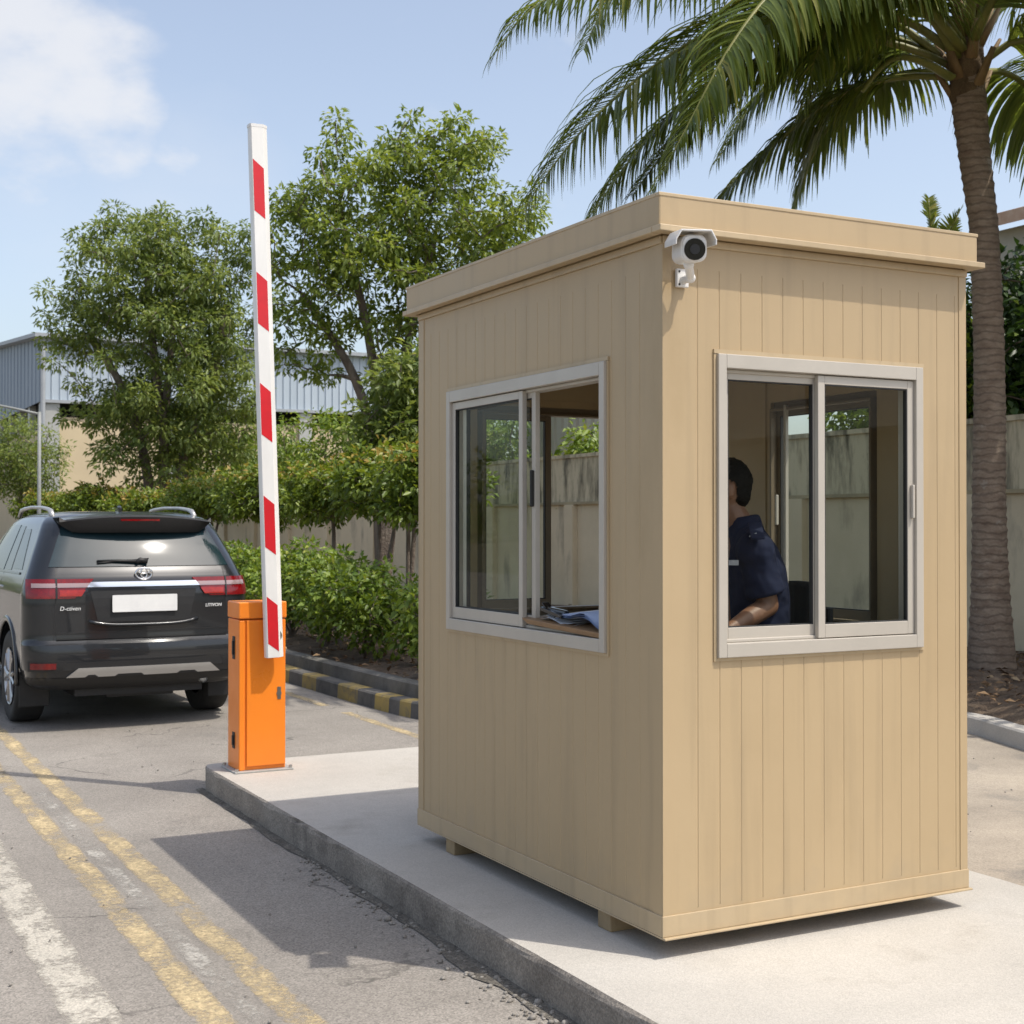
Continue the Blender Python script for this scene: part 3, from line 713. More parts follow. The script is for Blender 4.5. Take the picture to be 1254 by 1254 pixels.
def window(pl_, u0, u1, z0, z1, fmat='alu'):
    """sliding window. pl_(u, d, z), d<0 = proud of the wall"""
    def bx(b, a, c, d0, d1, q0, q1):
        vs = [pl_(u, d, z) for d in (d0, d1) for (u, z) in ((a, q0), (c, q0), (c, q1), (a, q1))]
        b.add(vs, [(0, 1, 2, 3), (7, 6, 5, 4), (0, 4, 5, 1), (1, 5, 6, 2), (2, 6, 7, 3), (3, 7, 4, 0)])
    def ring(b, a, c, q0, q1, wl, wr, wb, wt, d0, d1):
        bx(b, a, a + wl, d0, d1, q0, q1); bx(b, c - wr, c, d0, d1, q0, q1)
        bx(b, a + wl, c - wr, d0, d1, q0, q0 + wb); bx(b, a + wl, c - wr, d0, d1, q1 - wt, q1)
    b = MB()
    ring(b, u0, u1, z0, z1, .036, .036, .05, .05, -.018, .03)
    ring(b, u0 + .0365, u1 - .0365, z0 + .0505, z1 - .0505, .012, .012, .012, .012, .012, .07)   # inner track
    fr = b.build('window', M[fmat], booth, bevel=.0025)
    # outer trim bead painted with the booth, drip above
    b = MB()
    bx(b, u0 - .012, u1 + .012, -.008, -.0005, z1 + .001, z1 + .016)
    bx(b, u0 - .012, u0 - .001, -.006, -.0005, z0 - .012, z1)
    bx(b, u1 + .001, u1 + .012, -.006, -.0005, z0 - .012, z1)
    bx(b, u0 - .0005, u1 + .0005, -.006, -.0005, z0 - .012, z0 - .001)
    b.build('trim', M['tan_trim'], fr)
    iu0, iu1, iz0, iz1 = u0 + .037, u1 - .037, z0 + .051, z1 - .051
    sw = .032
    def sash(a, c, d0, glass, inner=False):
        b = MB(); ring(b, a, c, iz0 + .002, iz1 - .002, sw, sw, .05, .032, d0, d0 + .022)
        s = b.build('sash', M[fmat], fr, bevel=.002)
        b = MB(); ring(b, a + sw, c - sw, iz0 + .052, iz1 - .034, .004, .004, .004, .004, d0 + .002, d0 + .020); b.build('gasket', M['gasket'], fr)
        b = MB(); b.add([pl_(a + sw, d0 + .011, iz0 + .05), pl_(c - sw, d0 + .011, iz0 + .05), pl_(c - sw, d0 + .011, iz1 - .033), pl_(a + sw, d0 + .011, iz1 - .033)], [(0, 1, 2, 3)])
        b.build('pane', glass, fr)
    def handle(u, d, zc, h=.13, m='alu'):
        b = MB(); bx(b, u - .006, u + .006, d - .016, d, zc - h / 2, zc + h / 2)
        b.build('handle', M[m], fr, bevel=.004)
    return sash, handle, (iu0, iu1, iz0, iz1), bx, fr

# front window: right sash outside, left sash inside, both glazed
sash, handle, (iu0, iu1, iz0, iz1), bx, fr = window(pf, FH[0] - .02, FH[1] + .02, 1.18, 2.257)
sash(3.385, iu1, -.004, M['glass_grey']); sash(iu0, 3.415, .022, M['glass'])
handle(iu1 - .014, -.004, 1.74, .13)
# left window: fixed sash on the far half, sliding sash pushed behind it, near half open
sash, handle, (iu0, iu1, iz0, iz1), bx, fr = window(pl, LH[0] - .02, LH[1] + .02, 1.177, 2.257)
sash(5.03, iu1, -.004, M['glass_grey']); sash(4.965, iu1 - .06, .022, M['glass'])
handle(4.981, .022, 1.80, .15, 'black_matt')
# back window
sash, handle, (iu0, iu1, iz0, iz1), bx, fr = window(pb, BH[0] - .02, BH[1] + .02, 1.18, 2.255, 'bronze')
sash(iu0, 3.40, .022, M['glass_grey'])
# right window, narrow
sash, handle, (iu0, iu1, iz0, iz1), bx, fr = window(pr, RH[0] - .02, RH[1] + .02, 1.18, 2.24, 'bronze')
sash(iu0, iu1, .012, M['glass'])
handle(5.1, .07, 1.72, .14)
b = MB(); b.box((X1 - .075, 5.02, 1.22), (X1 - .057, 5.035, 2.2)); b.build('window_stile', M['alu'], booth, bevel=.002)
# counter under the left window
b = MB(); b.box((X0 + .075, Y0 + .2, 1.175), (X0 + .40, Y1 - .1, 1.205)); b.build('counter', M['liner'], booth, bevel=.004)

# clipboard on the window ledge
cl = thing('clipboard', 'brown clipboard holding loose white and blue papers on the booth window ledge', 'clipboard', (2.80, 4.72, 1.206))
def onledge(y, x, z): return (x, y, z)
ang = .12
def tilt(u, v, h):   # u along the window, v into the booth
    return (2.715 + v, 5.02 - u, 1.262 + .01 - u * .035 + v * .06 + h)
b = MB()
P0 = [tilt(u, v, 0) for u, v in ((0, -.03), (.62, -.03), (.62, .26), (0, .26))]; P1 = [tilt(u, v, -.022) for u, v in ((.04, -.024), (.62, -.024), (.62, .25), (.04, .25))]
b.add(P0 + P1, [(0, 1, 2, 3), (7, 6, 5, 4), (0, 4, 5, 1), (1, 5, 6, 2), (2, 6, 7, 3), (3, 7, 4, 0)])
b.box((2.76, 4.5, 1.206), (2.93, 4.95, 1.245))
b.build('board', M['hardboard'], cl, bevel=.003)
b = MB()
for s in range(5):
    P = []
    for i in range(9):
        u = .10 + s * .015 + .27 * i / 8
        P.append([tilt(u, -.006 + .012 * s + v, .006 + .004 * s + .010 * math.sin(i * .7 + s) * (v < .1)) for v in (0, .1, .2)])
    b.grid(P)
b.build('paper', M['paper'], cl, smooth=True)
b = MB()
for s in range(3):
    P = []
    for i in range(11):
        u = .24 + s * .03 + .34 * i / 10
        P.append([tilt(u, -.012 + v, .014 + .006 * s + .035 * math.exp(-((u - .42) / .08) ** 2) * (1 - v * 3) + .012 * math.sin(i + s)) for v in (0, .05, .1, .2)])
    b.grid(P)
b.build('folded_sheet', M['bluepaper'], cl, smooth=True)
b = MB()
c = np.array(tilt(.2, .02, .036)); b.obox(c, (0, .085, .012), (.025, 0, .002), (0, 0, .008)); b.tube([c + np.array([0, .06, .008]), c + np.array([0, -.09, .0])], .012, 10)
b.obox(c + np.array([0, .07, .022]), (0, .018, .012), (.016, 0, 0), (0, -.002, .003))
b.build('clip', M['black_gloss'], cl, bevel=.002)

# ------------------------------------------------------------------ security camera on the booth
fc = at(850, 304, 4.62)
ax = np.array([-.36, -.92, -.12]); ax /= np.linalg.norm(ax)          # looking direction
sx = np.cross(ax, [0, 0, 1.]); sx /= np.linalg.norm(sx); uz = np.cross(sx, ax)
zv_ = np.array([0, 0, 1.])
cc = thing('security_camera', 'white bullet security camera bracketed under the roof at the booth corner', 'security camera', (2.75, 3.99, 2.50))
b = MB()
def rrect(w, h, r, n=5):
    pts = []
    for (cx_, cy_, a0) in ((w - r, h - r, 0), (-w + r, h - r, .5), (-w + r, -h + r, 1), (w - r, -h + r, 1.5)):
        for k in range(n + 1):
            a = math.pi * (a0 + .5 * k / n); pts.append((cx_ + r * math.cos(a), cy_ + r * math.sin(a)))
    return pts
b.prism(rrect(.044, .045, .028), .14, fc, sx, uz, -ax)
b.prism(rrect(.040, .041, .025), .008, fc + ax * .008, sx, uz, -ax)
b.build('housing', M['white_plastic'], cc, bevel=.003)
b = MB()
shp = [(-.070, .010), (-.070, .028), (-.052, .060), (.052, .060), (.070, .028), (.070, .010), (.065, .010), (.065, .026), (.049, .054), (-.049, .054), (-.065, .026), (-.065, .010)]
b.prism(shp[:6] + shp[6:], .17, fc + ax * .03, sx, uz, -ax)
b.build('sunshield', M['white_plastic'], cc, bevel=.002)
b = MB(); b.prism([(.036 * math.cos(a), .036 * math.sin(a) - .004) for a in np.linspace(0, 2 * math.pi, 32, endpoint=False)], .006, fc + ax * .0125, sx, uz, -ax)
lens = b.build('lens', M['black_gloss'], cc)
b = MB(); b.prism([(.017 * math.cos(a), .017 * math.sin(a) - .004) for a in np.linspace(0, 2 * math.pi, 24, endpoint=False)], .003, fc + ax * .0150, sx, uz, -ax); b.build('lens_ring', M['black_matt'], lens)
b = MB(); b.tube([fc - ax * .15, fc - ax * .17 + zv_ * .01, (2.80, Y0 - .03, 2.60), (2.815, Y0 - .012, 2.625), (2.815, Y0 - .008, 2.655)], .004, 6); b.build('cable', M['black_matt'], cc)
b = MB()
mp_ = np.array([2.772, Y0 - .004, 2.503])
b.box((2.748, Y0 - .020, 2.478), (2.796, Y0 - .004, 2.542)); 
j = fc - ax * .07 - uz * .05
b.tube([mp_ + np.array([0, -.016, 0]), mp_ + np.array([0.0, -.06, .0]), (mp_ + np.array([0, -.06, 0])) * .5 + j * .5, j, j + uz * .02], [.015, .014, .015, .014, .016], 12)
b.ell(mp_ + np.array([0, -.06, 0]), .018); b.ell(j, .018)
b.build('bracket', M['white_plastic'], cc, bevel=.003)
for zz in (2.487, 2.532): b = MB(); b.tube([(2.756, Y0 - .022, zz), (2.756, Y0 - .019, zz)], .004, 8); b.build('screw', M['black_matt'], cc)

# ------------------------------------------------------------------ barrier gate
bg_ = thing('barrier_gate', 'orange barrier cabinet at the island tip with its striped boom raised upright', 'barrier gate', (2.597, 8.315, .15))
BX0, BX1, BY0, BY1 = 2.452, 2.745, 8.195, 8.435
b = MB(); b.box((BX0, BY0 + .012, .162), (BX1, BY1, 1.075)); b.box((BX0 + .0005, BY0 + .004, .162), (BX0 + .034, BY0 + .0119, 1.070)); b.build('cabinet', M['orange'], bg_, bevel=.005)
b = MB(); b.box((BX0 - .004, BY0 - .003, 1.081), (BX1 + .004, BY1 + .004, 1.182)); b.build('lid', M['orange'], bg_, bevel=.008, seg=3)
b = MB(); b.box((BX0 + .046, BY0, .185), (BX1 - .003, BY0 + .0118, 1.070)); door = b.build('door', M['orange'], bg_, bevel=.003)
b = MB(); b.tube([(2.70, BY0 - .004, .62), (2.70, BY0 + .002, .62)], .016, 14); b.box((2.69, BY0 - .003, .585), (2.712, BY0 + .001, .66)); b.build('lock', M['steel'], door)
for zc, hh in ((.335, .05), (.90, .07)):
    b = MB(); b.box((BX0 - .004, 8.285, zc - hh), (BX0 - .0005, 8.335, zc + hh)); b.box((BX0 - .012, 8.30, zc - hh * .6), (BX0 - .004, 8.32, zc + hh * .6)); b.build('latch', M['black_matt'], bg_, bevel=.004)
b = MB(); b.box((BX0 - .035, BY0 - .03, .151), (BX1 + .04, BY1 + .03, .161))
bp = b.build('base_plate', M['pole'], bg_, bevel=.002)
for (x, y) in ((BX0 - .02, BY0 - .015), (BX1 + .025, BY0 - .015), (BX0 - .02, BY1 + .015), (BX1 + .025, BY1 + .015)):
    b = MB(); b.tube([(x, y, .161), (x, y, .178)], .011, 6); b.build('bolt', M['steel'], bp)
b = MB(); b.tube([(2.655, BY0 - .002, .98), (2.655, BY0 - .09, .98)], .035, 16); b.build('shaft', M['steel'], bg_)
# boom: chamfered board leaning slightly
def boom_pt(s, dx, dy):        # s along boom from the foot
    base = np.array([2.650, BY0 - .075, .848]); top = np.array([2.539, BY0 - .075, 4.065])
    d = (top - base); Lb = np.linalg.norm(d); d /= Lb
    sxv = np.array([d[2], 0, -d[0]])
    return base + d * s + sxv * dx + np.array([0, dy, 0])
LB = 3.219
prof = [(-.058, -.012), (-.050, -.024), (.022, -.024), (.055, .004), (.055, .03), (-.058, .03)]
V = [boom_pt(s, x, y) for s in (0, LB) for x, y in prof]; k = len(prof)
b = MB(); b.add(V, [tuple(range(k)), tuple(range(k, 2 * k))[::-1]] + [(i, i + k, (i + 1) % k + k, (i + 1) % k) for i in range(k)])
arm = b.build('arm', M['boom_white'], bg_, bevel=.002)
b = MB(); V = [boom_pt(s, x * 1.04, y * 1.04) for s in (LB - .012, LB + .006) for x, y in prof]
b.add(V, [tuple(range(k)), tuple(range(k, 2 * k))[::-1]] + [(i, i + k, (i + 1) % k + k, (i + 1) % k) for i in range(k)]); b.build('end_cap', M['white_plastic'], arm)
for (za, zb) in ((3.86, 3.50), (3.18, 2.82), (2.51, 2.15), (1.83, 1.47), (1.22, .885)):
    b = MB(); s0, s1 = zb - .848, za - .848; sk = .055
    q = [(-.047, s0 + sk * .9), (.019, s0 - .0), (.019, s1 - sk), (-.047, s1)]
    b.add([boom_pt(s, x, -.0252) for x, s in q] + [boom_pt(s, x, -.0242) for x, s in q], [(0, 1, 2, 3), (7, 6, 5, 4), (0, 4, 5, 1), (1, 5, 6, 2), (2, 6, 7, 3), (3, 7, 4, 0)])
    b.build('red_stripe', M['red_film'], arm)

# ------------------------------------------------------------------ guard on a tall stool
fv = np.array([-.885, .466, 0.]); lv = np.array([-.466, -.885, 0.]); zv = np.array([0, 0, 1.])
HEAD = at(888, 600, 5.52)
SEAT = np.array([HEAD[0], HEAD[1], 0]) - fv * .13; SEAT[2] = 1.02
def bp(f, l, u): return SEAT + fv * f + lv * l + zv * u
ROT = np.stack([fv, lv, zv], 1)
def evaluated(o, name, m, parent, smooth=True):
    dg = bpy.context.evaluated_depsgraph_get(); dg.update()
    me = bpy.data.meshes.new_from_object(o.evaluated_get(dg)); me.name = name
    old = o.data; bpy.data.objects.remove(o); bpy.data.meshes.remove(old)
    me.materials.clear()
    n = link(name, me, m, parent)
    if smooth: me.polygons.foreach_set('use_smooth', [True] * len(me.polygons))
    return n
def remeshed(b, name, m, parent, vox, smooth_it=6, fac=.5):
    o = b.build(name + '_src', None, parent)
    md = o.modifiers.new('r', 'REMESH'); md.mode = 'VOXEL'; md.voxel_size = vox
    md = o.modifiers.new('s', 'SMOOTH'); md.iterations = smooth_it; md.factor = fac
    return evaluated(o, name, m, parent)
def limb(b, pts, rad, n=12, squash=1.0):
    b.tube(pts, rad, n, squash=squash)
    for p, r in zip(pts, rad): b.ell(p, r * .985, 12, 8)
person = thing('person', 'seated guard in a navy short-sleeved uniform shirt behind the front booth window', 'person', (SEAT[0], SEAT[1], .276))
head = SEAT * 0 + HEAD
b = MB()
b.ell(head + fv * -.004 + zv * .02, (.098, .076, .105), 18, 12, ROT)
b.ell(head + fv * .035 - zv * .05, (.062, .058, .07), 14, 10, ROT)        # jaw
b.ell(head + fv * .07 - zv * .088, (.028, .03, .022), 10, 8, ROT)         # chin
limb(b, [head + fv * .094 + zv * .02, head + fv * .112 - zv * .022], [.010, .016])      # nose
b.ell(head + fv * .088 - zv * .052, (.016, .026, .010), 10, 6, ROT)       # lips
b.ell(head + fv * .086 + zv * .038, (.016, .05, .010), 10, 6, ROT)        # brow
for s in (-1, 1):
    b.ell(head + lv * s * .082 + fv * -.008 - zv * .005, (.020, .012, .034), 10, 8, ROT)
limb(b, [bp(.055, 0, .60), head - fv * .02 - zv * .08], [.062, .055])
limb(b, [bp(.0, 0, .12), bp(.02, 0, .3), bp(.05, 0, .5)], [.12, .12, .12])
HANDS = []
for s in (1, -1):
    sh = bp(.045, s * .175, .535); el = at(941, 742, 5.36) if s == 1 else bp(.10, -.24, .25)
    wr = at(893, 771, 5.25) - zv * .0 if s == 1 else bp(.33, -.16, .22)
    limb(b, [sh, sh * .45 + el * .55, el], [.052, .046, .041]); limb(b, [el, el * .6 + wr * .4, wr], [.041, .040, .027])
    d = wr - el; d /= np.linalg.norm(d); side = np.cross(d, zv); side /= np.linalg.norm(side); dn = np.cross(side, d)
    palm_ = wr + d * .05
    Rm = np.stack([d, side, dn], 1)
    b.ell(palm_, (.052, .040, .017), 12, 8, Rm)
    for i, ln in enumerate((.062, .072, .068, .05)):
        o_ = wr + d * .088 + side * (-.030 + .02 * i)
        p1 = o_ + d * ln * .5 - zv * .010; p2 = p1 + d * ln * .3 - zv * .016; p3 = p2 + d * ln * .18 - zv * .016
        limb(b, [o_ - d * .03, o_, p1, p2, p3], [.010, .0100, .0092, .0085, .007], 8)
    t0 = wr + d * .03 + side * -.03 * s; limb(b, [t0, t0 + d * .03 - side * .022 * s, t0 + d * .062 - side * .026 * s - zv * .012], [.013, .0115, .009], 8)
# legs
for s in (1, -1):
    hip = bp(.03, s * .10, .08); kn = bp(.43, s * .13, .05); an = bp(.36, s * .12, -.42); limb(b, [hip, kn], [.075, .055]); limb(b, [kn, an], [.052, .038])
    limb(b, [an, an + fv * .07 - zv * .06, an + fv * .15 - zv * .07], [.04, .04, .03])
remeshed(b, 'body', M['skin'], person, .0065, 4)
b = MB()
b.ell(head - fv * .012 + zv * .032, (.098, .081, .098), 18, 12, ROT); b.ell(head - fv * .048 - zv * .012, (.054, .066, .066), 14, 10, ROT)
o = remeshed(b, 'hair_src2', M['hair'], person, .006, 3)
o.name = 'hair'
# cut the hair away from the face
bm = bmesh.new(); bm.from_mesh(o.data); off = np.array(person.location)
kill = []
for v in bm.verts:
    q = np.array(v.co) + off - head; f_, l_, u_ = q @ fv, abs(q @ lv), q[2]
    if (f_ > .035 and u_ < .055 + (.02 if l_ < .05 else 0)) or u_ < -.10 or (f_ > -.012 and u_ < .0) or (l_ > .055 and ((f_ + .006) / .027) ** 2 + ((u_ + .004) / .036) ** 2 < 1): kill.append(v)
    else: v.co += Vector(tuple(rng.normal(0, .0016, 3)))
bmesh.ops.delete(bm, geom=kill, context='VERTS'); bm.to_mesh(o.data); bm.free()
for s in (-1, 1): b = MB(); b.ell(head + fv * .078 + lv * s * .031 + zv * .018, (.012, .014, .010), 10, 8, ROT); b.build('eye', M['black_gloss'], person, smooth=True)
# shirt
b = MB()
tor = [(0, .10, .155, .125), (.0, .22, .155, .125), (.005, .34, .17, .13), (.02, .46, .19, .128), (.03, .54, .175, .105), (.045, .60, .10, .08)]
V = []; n = 24
for f, u, wl, wf in tor:
    for a in np.linspace(0, 2 * math.pi, n, endpoint=False): V.append(bp(f + wf * math.cos(a), wl * math.sin(a), u))
b.add(V, [(r * n + i, r * n + (i + 1) % n, (r + 1) * n + (i + 1) % n, (r + 1) * n + i) for r in range(len(tor) - 1) for i in range(n)] + [tuple(range(n))[::-1], tuple((len(tor) - 1) * n + i for i in range(n))])
for s in (1, -1):
    sh = bp(.04, s * .17, .53); el = at(941, 742, 5.36) if s == 1 else bp(.10, -.24, .25)
    b.ell(sh, .078); e2 = sh + (el - sh) * .8; limb(b, [bp(.04, s * .09, .56), sh, sh * .4 + e2 * .6], [.07, .075, .07]); b.tube([sh * .5 + e2 * .5, e2], [.071, .078], 16)
b.tube([bp(.05, 0, .585), bp(.062, 0, .665)], [.082, .068], 18)
remeshed(b, 'shirt', M['navy'], person, .009, 5)
# trousers and shoes
b = MB(); b.ell(bp(.0, 0, .09), (.15, .17, .11), 16, 10, ROT)
for s in (1, -1):
    hip = bp(.03, s * .10, .08); kn = bp(.43, s * .13, .05); an = bp(.36, s * .12, -.40); limb(b, [hip, kn], [.092, .072]); limb(b, [kn, an], [.070, .058])
remeshed(b, 'trousers', M['trouser'], person, .012, 5)
for s in (1, -1):
    an = bp(.36, s * .12, -.44); b = MB(); limb(b, [an, an + fv * .06 - zv * .045, an + fv * .17 - zv * .055], [.05, .052, .04]); b.build('shoe', M['black_matt'], person, smooth=True)
# epaulette with slide mark, name tape
c = at(926, 650, 5.275); b = MB(); b.obox(c, fv * .026, lv * .04 - zv * .030, zv * .004 + lv * .003); b.build('epaulette', M['navy'], person, bevel=.003)
c2 = at(922, 655, 5.255)
b = MB(); b.obox(c2, RGT * .014 + zv * .006, np.array([-.6, -.78, .1]) * .0025, zv * .0025); b.build('insignia', M['badge'], person)
b = MB(); b.obox(at(895, 689, 5.33), fv * .028 - lv * .006, lv * .006, zv * .010); b.build('name_tape', M['badge'], person)

st = thing('office_stool', 'tall black drafting stool with backrest behind the seated guard', 'stool', (SEAT[0], SEAT[1], .276))
b = MB(); b.tube([bp(0.03, 0, -.085), bp(0.03, 0, -.075), bp(.03, 0, -.01), bp(.03, 0, .0)], [.19, .22, .22, .2], 24); b.build('seat', M['chairfab'], st, smooth=True, angle=50)
b = MB(); bc = at(981, 735, 5.5); P = []
for i in range(9):
    a = -.5 + i / 8; row = []
    for u in (-.14, -.12, .12, .14): row.append(SEAT - fv * (.225 - .16 * a * a) + lv * a * .44 + zv * (.26 + u))
    P.append(row)
b.grid(P); b.build('backrest', M['chairfab'], st, smooth=True, solid=.045)
b = MB(); b.tube([bp(-.03, 0, -.08), bp(-.24, 0, -.06), bp(-.285, 0, .05), bp(-.285, 0, .3)], .014, 8); b.build('back_bar', M['black_matt'], st)
b = MB(); b.tube([bp(.03, 0, -.62), bp(.03, 0, -.08)], [.03, .024], 12); b.build('column', M['steel'], st)
b = MB(); rr = [bp(.03 + .2 * math.cos(a), .2 * math.sin(a), -.44) for a in np.linspace(0, 2 * math.pi, 25)]; b.tube(rr, .01, 8, cap=False)
b.tube([bp(-.17, 0, -.44), bp(.23, 0, -.44)], .008, 6); b.build('foot_ring', M['steel'], st)
for k in range(5):
    a = k * 2 * math.pi / 5; b = MB(); b.tube([bp(.03, 0, -.66), bp(.03 + .26 * math.cos(a), .26 * math.sin(a), -.70)], [.026, .018], 8); b.ell(bp(.03 + .26 * math.cos(a), .26 * math.sin(a), -.718), .026); b.build('leg', M['black_matt'], st)

# ------------------------------------------------------------------ parked SUV
CARY = 11.32
car = thing('suv', 'dark grey SUV seen from behind, driving away past the barrier', 'car', (2.615, CARY, 0.0), math.radians(1.2))
ZK = [.33, .37, .43, .50, .56, .64, .695, .712, .735, .78, .90, 1.02, 1.10, 1.16, 1.22, 1.27, 1.32, 1.40, 1.48, 1.56, 1.62, 1.67, 1.71, 1.738, 1.758, 1.770, 1.776]
WK = [.80, .86, .895, .91, .918, .925, .928, .926, .925, .925, .926, .926, .922, .912, .895, .876, .857, .826, .793, .760, .735, .71, .672, .62, .52, .34, .10]
RK = [.16, .09, .035, .008, .0, .0, .008, .03, .052, .056, .056, .056, .06, .070, .088, .114, .144, .192, .243, .298, .345, .40, .48, .59, .75, 1.05, 1.55]
FK = [4.60, 4.68, 4.74, 4.77, 4.78, 4.78, 4.77, 4.77, 4.765, 4.75, 4.70, 4.58, 4.30, 3.72, 3.34, 3.24, 3.15, 3.01, 2.87, 2.72, 2.60, 2.49, 2.38, 2.28, 2.15, 1.95, 1.70]
zs = []
for a, c in zip(ZK[:-1], ZK[1:]):
    n = max(1, int(round((c - a) / .018)))
    zs += [a + (c - a) * k / n for k in range(n)]
zs.append(ZK[-1]); zs = np.array(zs)
def prof_at(z): return (float(np.interp(z, ZK, WK)), float(np.interp(z, ZK, RK)), float(np.interp(z, ZK, FK)))
NR, NC, NS, NF = 16, 9, 60, 10
def half_outline(z):
    """x>=0 half plan outline from rear centre to front centre"""
    w_, yr, yf = prof_at(z)
    r = min(.21, w_ * .5); bow = .07 * min(1, w_ / .9)
    pts = []
    xs_ = np.linspace(0, w_ - r, NR, endpoint=False)
    for x in xs_: pts.append((x, yr + bow * (x / w_) ** 2))
    ye = yr + bow * ((w_ - r) / w_) ** 2
    for k in range(NC):
        a = math.pi / 2 * k / NC
        pts.append((w_ - r + r * math.sin(a), ye + r * (1 - math.cos(a)) * 1.15))
    y0 = ye + r * 1.15; rf = min(.3, w_ * .5); y1 = max(yf - rf - .06, y0 + .2)
    for k in range(NS):
        t = k / NS; y = y0 + (y1 - y0) * t
        pts.append((w_ - .012 * (2 * t - 1) ** 2 - (.03 * max(0, (t - .7) / .3) ** 2), y))
    xe = pts[-1][0]
    for k in range(NF):
        a = math.pi / 2 * k / NF
        pts.append((xe - rf * (1 - math.cos(a)), y1 + (yf - .06 - y1) * math.sin(a)))
    xl = pts[-1][0]
    for k in range(6): pts.append((xl * (1 - (k + 1) / 6), yf - .06 + .06 * (1 - (1 - (k + 1) / 6) ** 2)))
    return np.array(pts)
OUT = {}
def outl(z):
    k = round(z, 4)
    if k not in OUT: OUT[k] = half_outline(z)
    return OUT[k]
b = MB(); rows = []
for z in zs:
    h = outl(z)
    full = np.concatenate([h, (h * [-1, 1])[-2:0:-1]])
    rows.append(np.concatenate([full, np.full((len(full), 1), z)], 1))
nr = len(rows[0])
b.add(np.concatenate(rows), [(r * nr + i, r * nr + (i + 1) % nr, (r + 1) * nr + (i + 1) % nr, (r + 1) * nr + i) for r in range(len(rows) - 1) for i in range(nr)] +
      [tuple(range(nr))[::-1], tuple((len(rows) - 1) * nr + i for i in range(nr))])
src = b.build('body_src', None, car, world=False)
AX = (.985, 3.73); WR = .385
cut = []
for y in AX:
    for s in (-1, 1):
        c = MB(); c.tube([(s * .56, y, WR + .02), (s * 1.2, y, WR + .02)], .445, 40); c = c.build('cut', None, car, world=False); cut.append(c)
        md = src.modifiers.new('b', 'BOOLEAN'); md.operation = 'DIFFERENCE'; md.object = c; md.solver = 'EXACT'
body = evaluated(src, 'body', M['carpaint'], car)
body.data.set_sharp_from_angle(angle=math.radians(32))
for c in cut: bpy.data.objects.remove(c)

def surf(z, s, off=0.004):
    """point on the shell at arc length s (signed, from rear centre) and height z, pushed out by off"""
    h = outl(z); sg = 1 if s >= 0 else -1; s = abs(s)
    seg = np.linalg.norm(np.diff(h, axis=0), axis=1); cum = np.concatenate([[0], np.cumsum(seg)])
    x, y = np.interp(s, cum, h[:, 0]), np.interp(s, cum, h[:, 1])
    e = .02; xa, ya = np.interp(max(0, s - e), cum, h[:, 0]), np.interp(max(0, s - e), cum, h[:, 1]); xb, yb = np.interp(s + e, cum, h[:, 0]), np.interp(s + e, cum, h[:, 1])
    tx, ty = xb - xa, yb - ya; l = math.hypot(tx, ty) + 1e-9; nx, ny = ty / l, -tx / l
    # vertical slope of the rear / side for the outward normal
    w0, r0, _ = prof_at(z - .01); w1, r1, _ = prof_at(z + .01)
    slope = ((w0 - w1) * abs(nx) + (r1 - r0) * abs(ny)) / .02
    nrm = np.array([nx, ny, min(2.5, max(0, slope))]); nrm /= np.linalg.norm(nrm)
    p = np.array([x, y, z]) + nrm * off
    p[0] *= sg
    return p
def s_of_y(z, y):
    h = outl(z); seg = np.linalg.norm(np.diff(h, axis=0), axis=1); cum = np.concatenate([[0], np.cumsum(seg)])
    m_ = NR + NC; return float(np.interp(y, h[m_:m_ + NS, 1], cum[m_:m_ + NS]))
def patch(name, z0, z1, sl_, sr_, m, parent, off=.004, nz_=8, ns=16, thick=.006, b=None, smooth=True):
    own = b is None
    if own: b = MB()
    f0 = []; f1 = []
    for i in range(nz_ + 1):
        z = z0 + (z1 - z0) * i / nz_; t = i / nz_
        a = sl_(t) if callable(sl_) else sl_; c = sr_(t) if callable(sr_) else sr_
        f0.append([surf(z, a + (c - a) * k / ns, off) for k in range(ns + 1)]); f1.append([surf(z, a + (c - a) * k / ns, off - thick) for k in range(ns + 1)])
    A = np.array(f0); Bk = np.array(f1)
    b.grid(A); b.grid(Bk)
    for e0, e1 in ((A[0], Bk[0]), (A[-1], Bk[-1]), (A[:, 0], Bk[:, 0]), (A[:, -1], Bk[:, -1])): b.grid([e0, e1])
    if own: return b.build(name, m, parent, world=False, smooth=smooth, angle=35)
lin = lambda a, c: (lambda t: a + (c - a) * t)
# tailgate panel seams
for s in (-1, 1):
    b = MB(); patch('', .735, 1.30, lambda t: s * (.71 - .03 * t + .02 * (1 - t) ** 3 * 0) - .004, lambda t: s * (.71 - .03 * t) + .004, None, None, off=.0015, ns=1, nz_=14, thick=.003, b=b)
    b.build('tailgate_seam', M['black_matt'], car, world=False)
gate = patch('tailgate', .735, .80, lambda t: -.69, lambda t: .69, M['carpaint'], car, off=.008, nz_=4, ns=20, thick=.01)
# rear glass with black surround
rg = patch('rear_window', 1.312, 1.63, lin(-.735, -.60), lin(.735, .60), M['carglass'], car, off=.006, nz_=12, ns=24)
b = MB(); z0 = 1.318
b.tube([surf(1.335 + .004 * i, -.36 + .052 * i, .016) for i in range(9)], [.006] * 9, 6); b.tube([surf(1.335, -.05, .02), surf(1.35, -.02, .03), surf(1.338, .04, .028)], [.018, .02, .02], 8)
b.tube([surf(1.338, .04, .024), surf(1.35, -.20, .022), surf(1.352, -.36, .016)], [.016, .011, .007], 8)
b.build('wiper', M['black_matt'], car, world=False, smooth=True)
